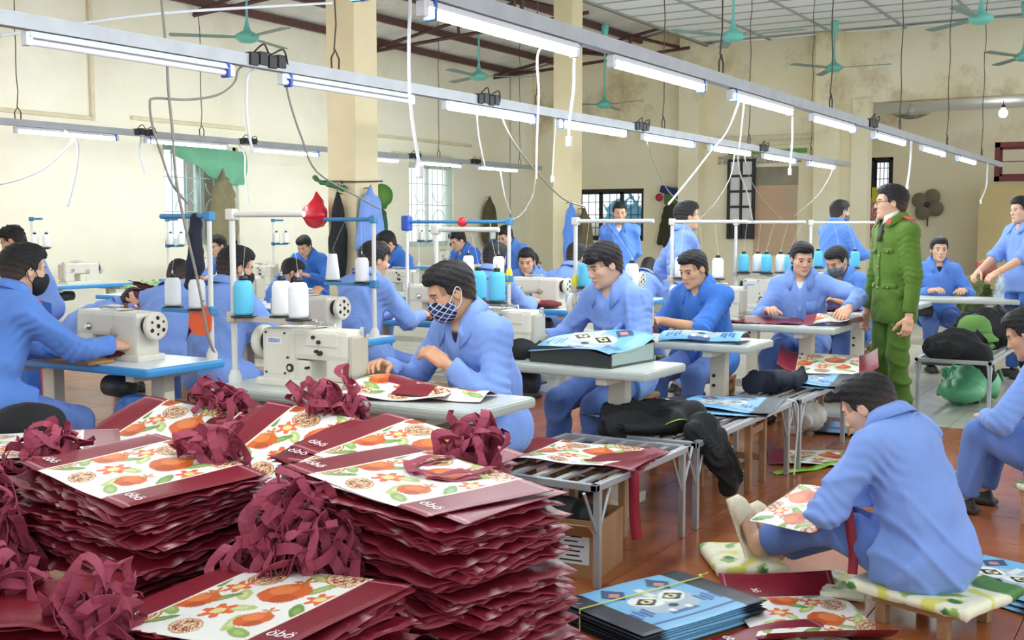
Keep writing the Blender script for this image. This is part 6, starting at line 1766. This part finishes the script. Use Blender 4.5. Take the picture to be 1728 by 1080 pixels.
# ------------------------------------------------------------------ things hung on pillars and walls
def garment(top, tang, norm, h, w, dp, mat, label, cat, seed, sleeves=True, hook=True, name='coat', amp=.010):
    """A coat or shirt hung from one point: narrow at the hook, falling wide."""
    T, Nn, U = unit(tang), unit(norm), V3(0, 0, 1); M_ = np.array([T, Nn, U]); t0 = np.asarray(top, float) + Nn * (dp + .02)
    F = Field(t0 - np.abs(T) * w * .8 - np.abs(Nn) * .22 - U * (h + .05), t0 + np.abs(T) * w * .8 + np.abs(Nn) * .22 + U * .06, .014)
    F.cone(t0, t0 - U * h * .2, .025, dp * .8, .04)
    F.ell(t0 - U * h * .33, (w * .34, dp, h * .26), M_, .06); F.ell(t0 - U * h * .64, (w * .46, dp * 1.05, h * .33), M_, .08)
    if sleeves:
        for q in (1, -1): F.cone(t0 - U * h * .16 + T * w * .2 * q, t0 - U * h * .78 + T * w * .46 * q, dp * .65, dp * .6, .03)
    F.v += folds(F.grid(), seed, amp, 15, (1.6, 1, .12))
    F.v = np.maximum(F.v, (t0[2] - h - F.grid()[2] + 0 * F.v).astype(np.float32))
    V, Q = F.mesh(); o0 = np.asarray(top, float)
    o = put(name, fast_mesh(name, V - o0, Q, mat), None, tuple(o0)); tag(o, label, cat)
    if hook: MB().tube([tuple(-Nn * .0), tuple(Nn * (dp + .02) + U * .015), tuple(Nn * (dp + .03) + U * .04)], .006, n=6).build('hook', M_WIRE, o)
    return o
PX0, PY0 = PILX - .20, CEIL_Y - .20
# pillar rack: a bar, green strap and coats
rk = thing('coat_rack', 'narrow coat rack bar fixed to the thick pillar', 'coat rack', (PX0, CEIL_Y, 1.93))
MB().tube([(-.03, .32, .02), (-.03, -.24, .0)], .010, n=6).build('bar', M_WIRE, rk)
MB().tube([(-.03, -.22, .0), (.42, -.24, .02)], .010, n=6).build('bar', M_WIRE, rk)
for yy in (.18, -.05): MB().tube([(-.03, yy, .0), (-.06, yy, -.02), (-.07, yy, .02)], .007, n=6).build('hook', M_WIRE, rk)
lump('strap', [('c', (PX0 - .05, 8.50, 1.99), (PX0 - .05, 8.40, 1.93), .03, .02), ('c', (PX0 - .05, 8.40, 1.93), (PX0 - .05, 8.08, 1.86), .022, .035)], plain('dark_green_strap', '2f6b3a', .7), 'dark green strap knotted over the pillar rack', 'strap', .010, .006, 41)
rb_ = lump('plastic_bag', [('c', (PX0 - .09, 8.44, 1.82), (PX0 - .10, 8.42, 1.72), .02, .08), ('e', (PX0 - .14, 8.42, 1.58), (.12, .16, .15))], plain('red_plastic', 'cf1f33', .3, noise=.08), 'red plastic bag hanging on the thick pillar', 'plastic bag', .011, .014, 42)
garment((PX0, 8.14, 1.80), (0, 1, 0), (-1, 0, 0), 1.05, .25, .06, M_BLACKCL, 'black jacket hanging on the thick pillar beside the red bag', 'jacket', 43, sleeves=False)
garment((PILX - .06, PY0, 1.86), (1, 0, 0), (0, -1, 0), .82, .46, .07, M_SHIRT['pale'], 'pale blue work shirt hanging on the side of the thick pillar', 'shirt', 44, name='shirt')
garment((PILX + .22, PY0 + .02, 1.62), (1, 0, 0), (0, -1, 0), .36, .16, .04, plain('bottle_green_cloth', '22503a', .8), 'dark green cloth hanging behind the blue shirt', 'cloth', 45, sleeves=False)
# cap on the wall
cp = thing('cap', 'green peaked cap hanging on the left wall', 'cap', (15.86, YW - .02, 1.98))
MB().box((-.25, -.01, .10), (.36, .03, .06), bev=.006).build('hook_board', M_FRAME_PALE, cp)
MB().lathe([(.21, .0), (.20, -.06), (.16, -.13), (.08, -.17), (.0, -.18)], (0, 0, 0), n=20, axis='Y').build('crown', plain('cap_green', '4d7a30', .8), cp)
MB().box((0, -.03, -.17), (.26, .02, .14), rot3(.5, 0, 0), bev=.008).build('peak', plain('cap_green', '4d7a30', .8), cp)
garment((19.25, YW - .03, 2.02), (1, 0, 0), (0, -1, 0), 1.05, .58, .08, M_OLIVE, 'dark olive coat hanging in the corner of the left wall', 'coat', 46, sleeves=False)
garment((11.95, YW - .03, 2.25), (1, 0, 0), (0, -1, 0), 1.25, .62, .10, plain('khaki_coat', '7c7456', .85, noise=.1), 'khaki coat hanging in front of the first window', 'coat', 47, sleeves=False)
garment((14.60, CEIL_Y - .16, 1.78), (1, 0, 0), (0, -1, 0), 1.05, .44, .07, M_SHIRT['mid'], 'blue work shirt hanging on the second pillar', 'shirt', 48, name='shirt', sleeves=False)
garment((14.98, CEIL_Y - .16, 1.70), (1, 0, 0), (0, -1, 0), 1.05, .50, .09, M_OLIVE, 'olive coat hanging next to the blue shirt on the second pillar', 'coat', 49)
garment((XW - .03, 8.80, 1.95), (0, 1, 0), (-1, 0, 0), 1.05, .50, .10, plain('dark_olive_cloth', '3a3a28', .85), 'dark olive coat on the end wall beside the barred window', 'coat', 50)
bagx = thing('backpack', 'navy and green backpack with a pink patch hung high on the end wall', 'backpack', (XW - .02, 8.78, 2.02))
MB().box((-.09, .0, 0), (.16, .34, .34), bev=.05).build('body', plain('backpack_green', '56703a', .8), bagx); MB().box((-.10, .05, .10), (.17, .40, .14), rot3(.25, 0, 0), bev=.03).build('flap', plain('backpack_navy', '1f2c66', .7), bagx)
MB().lathe([(.0, -.20), (.07, -.195), (.08, -.17), (.0, -.16)], (0, .26, -.02), n=12, axis='X').build('patch', plain('backpack_pink', 'b02a50', .6), bagx)
# curtain over the first window: green cloth tied up at its corners
def curtain():
    nx, nz = 40, 16; V = []; Q = []
    x0, x1 = 10.95, 12.45
    for j in range(nz + 1):
        for i in range(nx + 1):
            u, v = i / nx, j / nz
            low = .12 + .50 * (u ** 1.1) * (1 - .25 * max(0, u - .8) / .2)
            V.append((x0 + (x1 - x0) * u, YW - .12 - .05 * math.sin(u * 16 + v * 2) * v - .06 * math.sin(v * math.pi), 2.58 - .03 * u - low * v + .02 * math.sin(u * 9) * v))
    for j in range(nz):
        for i in range(nx): a = j * (nx + 1) + i; Q.append((a, a + 1, a + nx + 2, a + nx + 1))
    V = np.array(V); n = len(V); V2 = V + np.array((0, .006, 0)); Q = np.array(Q)
    o0 = V.mean(0)
    return put('curtain', fast_mesh('curtain', np.concatenate([V, V2]) - o0, np.concatenate([Q, Q[:, ::-1] + n]), plain('sea_green_curtain', '6fae8c', .8, noise=.06)), None, tuple(o0))
tag(curtain(), 'sea-green curtain tied up over the first window', 'curtain')
cf = lump('cloth', [('e', (12.05, YW - .1, 1.95), (.09, .04, .13))], plain('curtain_knot_green', '4d9068', .8), 'knotted green end of the curtain over the first window', 'cloth', .014, .01, 51)
# barred window beyond: blue sheets and greenery in the next room
lump('cloth', [('e', (XW + 1.2, 10.4, 1.05), (.04, .8, 1.05))], plain('light_blue_sheet', '6fb4e0', .8), 'light blue sheet hung in the next room behind the barred window', 'cloth', .03, .03, 52)
lump('plant', [('e', (XW + 1.8, 9.9, 1.95), (.2, .35, .3)), ('c', (XW + 1.8, 9.9, 2.0), (XW + 1.8, 9.9, 0), .1, .05)], plain('foliage_green', '8aa83a', .8, noise=.4, nscale=14), 'green foliage seen through the barred window', 'plant', .03, .06, 53)
lump('cloth', [('e', (XW + 1.0, 11.15, 1.35), (.2, .3, .22))], plain('white_sack_cloth', 'dcdfe2', .8), 'white sacks seen through the barred window', 'cloth', .03, .03, 54)
# opened black shutter, bare plaster patch, bunting, chimney mark on the end wall
sh_ = thing('window_shutter', 'black-framed shutter with pale panes standing open on the end wall', 'shutter', (XW - .08, 7.42, 1.95), 0)
for yy in (-.24, 0, .24): MB().box((0, yy, 0), (.05, .055 if yy else .04, 1.5)).build('stile', M_BLACKFRAME, sh_)
for k in range(6): MB().box((0, 0, -.72 + k * .288), (.045, .50, .045)).build('rail', M_BLACKFRAME, sh_)
for k in range(5):
    for yy in (-.12, .12): MB().box((.005, yy, -.576 + k * .288), (.01, .19, .245)).build('pane', plain('pale_pane' if k else 'pale_pane', 'd5d4cf', .3) if k else M_BLACK, sh_)
pt = MB().box((XW - .006, 6.78, 1.55), (.02, .82, 1.30)).build('plaster_patch', wall_mat('bare_plaster', 'cfa888', 'd8c4a2', stain='a8b0a4', samt=.7, zlo=-3, seed=21)); struct(pt)
pt2 = MB().box((XW - .008, 6.78, 2.37), (.02, .84, .34)).build('plaster_patch', wall_mat('grey_plaster', '8c8470', 'a29a84', stain='6c6454', samt=.6, zlo=-3, seed=22)); struct(pt2)
bn = thing('banner', 'green-edged printed banner strip above the bare plaster', 'banner', (XW - .04, 7.1, 2.72))
MB().box((0, -.15, .10), (.02, 1.5, .08)).build('edge', plain('banner_green', '5f9a3c', .7), bn); MB().box((0, 0, -.03), (.02, 1.6, .16)).build('print', plain('banner_print', 'b0a494', .7, noise=.6, nscale=26), bn)
struct(MB().box((XW - .02, 5.98, 2.18), (.04, .05, .40)).build('wall_slot', M_BLACKFRAME))
# poster, wall fans
po = thing('poster', 'red and white poster with a yellow corner beside the far window', 'poster', (RX - .03, 5.42, 1.60))
MB().box((0, 0, 0), (.01, .46, .78)).build('sheet', plain('poster_red_white', 'c98a8c', .6, noise=.75, nscale=24), po)
MB().box((-.008, .12, .46), (.006, .18, .30)).build('corner', plain('poster_yellow', 'd8cf3a', .6), po)
wf = thing('wall_fan', 'small grey fan with four round blades fixed to the tan wall', 'fan', (RX - .04, 4.55, 1.86))
bl_ = MB().lathe([(.0, -.014), (.14, -.010), (.15, 0), (.14, .004), (.0, .002)], (0, 0, 0), n=18, axis='X').mesh('blade', plain('grey_fan_blade', '77725f', .6))
for k in range(4): a = k * math.pi / 2 + .5; put('blade', bl_, wf, (-.06, math.cos(a) * .17, math.sin(a) * .17), (0, 0, .0))
MB().lathe([(.0, -.10), (.05, -.095), (.06, -.04), (.06, .03)], n=14, axis='X').build('hub', M_MOTOR, wf); MB().tube([(-.02, 0, -.1), (-.02, 0, -.42)], .012, n=6).build('cord', M_WIRE, wf)
gf = thing('wall_fan', 'caged fan bracketed high under the recess beam', 'fan', tuple(P(1537, 195, X=21.2)), .4)
gm = MB()
for k in range(7):
    r_ = .05 + .045 * k; gm.tube([(r_ * math.cos(a), r_ * math.sin(a), -.06 + .09 * (r_ / .32) ** 2) for a in np.linspace(0, 2 * math.pi, 25)[:-1]], .004, n=4, closed=True)
for k in range(16): a = k * math.pi / 8; gm.tube([(.05 * math.cos(a), .05 * math.sin(a), -.06), (.32 * math.cos(a), .32 * math.sin(a), .03)], .003, n=4)
gm.build('guard', plain('fan_guard_grey', '8a8a7c', .5), gf)
for k in range(3): MB().prism([(.04, -.04), (.26, -.10), (.28, .04), (.05, .04)], 'Z', -.004, .004).build('blade', plain('fan_blade_khaki', '8f8a66', .5), gf).rotation_euler = (.2, 0, k * 2.094)
MB().lathe([(.06, .0), (.08, .06), (.06, .14), (.0, .15)], n=14).build('motor', plain('fan_motor_pale', 'c9cdc9', .5), gf); MB().box((0, .0, .26), (.05, .36, .04)).build('bracket', M_GALV, gf); MB().tube([(0, 0, .12), (0, 0, .36)], .02, n=6).build('stem', M_GALV, gf)
# ------------------------------------------------------------------ far rows along the left wall: blue tables, white machines, stands
far_tab = [(8.9, 11.55, 'in the corner of the left wall'), (10.9, 11.5, 'below the green-curtained window'), (12.9, 11.5, 'left of the thick pillar by the wall'), (16.4, 11.4, 'below the second grilled window'), (18.4, 11.2, 'beside the corner coat')]
for x, y, lab in far_tab:
    sew_table(x, y, math.pi / 2, 'blue-edged table ' + lab, blue=True, grp='far blue tables')
    machine(x, y + .02, -math.pi / 2, 'white sewing machine on the blue table ' + lab, z=TT)
    thread_stand(x - .5, y + .2, -1, .22, [('drum', 'white'), ('drum', 'white')], 'slim thread stand on the table ' + lab, lab, arm=.2, top=1.55, tz=1.20, mtray=M_TRAYBLUE)
mid_tab = [(7.3, 7.2, 'in front of the bowed worker'), (9.2, 6.9, 'in front of the thick pillar'), (9.4, 9.0, 'behind the thick pillar'), (10.9, 7.2, 'right of the thick pillar')]
for x, y, lab in mid_tab:
    sew_table(x, y, 0, 'blue-edged white table ' + lab, blue=True, grp='middle blue tables')
    machine(x, y + .1, 0, 'cream sewing machine standing ' + lab)
# burgundy heap, green cloth and bins in the middle aisle
for i in range(14):
    bag_at(LAYERS[i % 7], 6.45 + random.uniform(-.12, .12), 7.15 + random.uniform(-.2, .2), .60 + i * .022, random.uniform(0, 3), 'burgundy bag in the heap beyond the black-masked man', group='burgundy heap in the middle aisle', rx=random.uniform(-.25, .25), ry=random.uniform(-.25, .25))
hb = thing('trestle', 'low trestle under the burgundy heap in the middle aisle', 'trestle', (6.45, 7.15, 0))
MB().box((0, 0, .53), (.6, .8, .03)).build('board', M_WOOD, hb)
for sx in (-1, 1):
    for sy in (-1, 1): MB().box((sx * .25, sy * .34, .26), (.04, .04, .52)).build('leg', M_WOOD, hb)
lump('cloth', [('e', (8.2, 9.3, .82), (.42, .30, .05)), ('c', (8.4, 9.0, .8), (8.5, 8.95, .5), .08, .06)], plain('green_print_cloth', '8cb86a', .8, noise=.5, nscale=12), 'green and white printed cloth over the table behind the bowed worker', 'cloth', .018, .02, 61)
sew_table(8.2, 9.35, math.pi / 2, 'blue-edged table under the green printed cloth', blue=True, grp='middle blue tables')
bb = thing('storage_bin', 'dark blue fabric bin with a red strap right of the thick pillar', 'bin', (9.30, 7.35, TT))
MB().box((0, 0, .13), (.26, .42, .26), bev=.02).build('body', plain('navy_fabric', '22346f', .8), bb); MB().box((-.135, .06, .13), (.006, .03, .26)).build('strap', plain('red_webbing2', 'c02a3a', .7), bb); MB().lathe([(.03, -.14), (.05, -.138), (.05, -.132), (.03, -.13)], (0, -.1, .10), n=14, axis='X').build('ring', M_GALV, bb)
lump('cloth', [('e', (9.30, 7.35, TT + .29), (.12, .18, .05))], plain('white_cloth_heap', 'e6e2dc', .8), 'white cloth heaped on the dark blue bin', 'cloth', .014, .014, 62)
bp_ = thing('bag', 'blue cloth bag with a pink strap beside the man at the picture edge', 'bag', (5.02, 7.05, 0))
MB().prism([(-.12, 0), (.14, 0), (.10, .90), (-.10, .96)], 'Y', -.08, .08).build('body', plain('blue_cloth_bag', '2f62b0', .8, noise=.1), bp_); MB().prism([(.0, 0), (.04, 0), (.02, .93), (-.02, .93)], 'Y', -.086, -.078).build('strap', plain('pink_strap', 'c8506a', .7), bp_)
for i, (x, y) in enumerate(((7.1, 8.0), (11.4, 7.1))):
    lump('cloth', [('e', (x, y, TT + .05), (.16, .22, .05))], plain('dark_red_cloth', '6a1c20', .7), 'dark red cloth on the table %s' % ('of the bowed worker' if i == 0 else 'right of the thick pillar'), 'cloth', .016, .014, 64 + i)
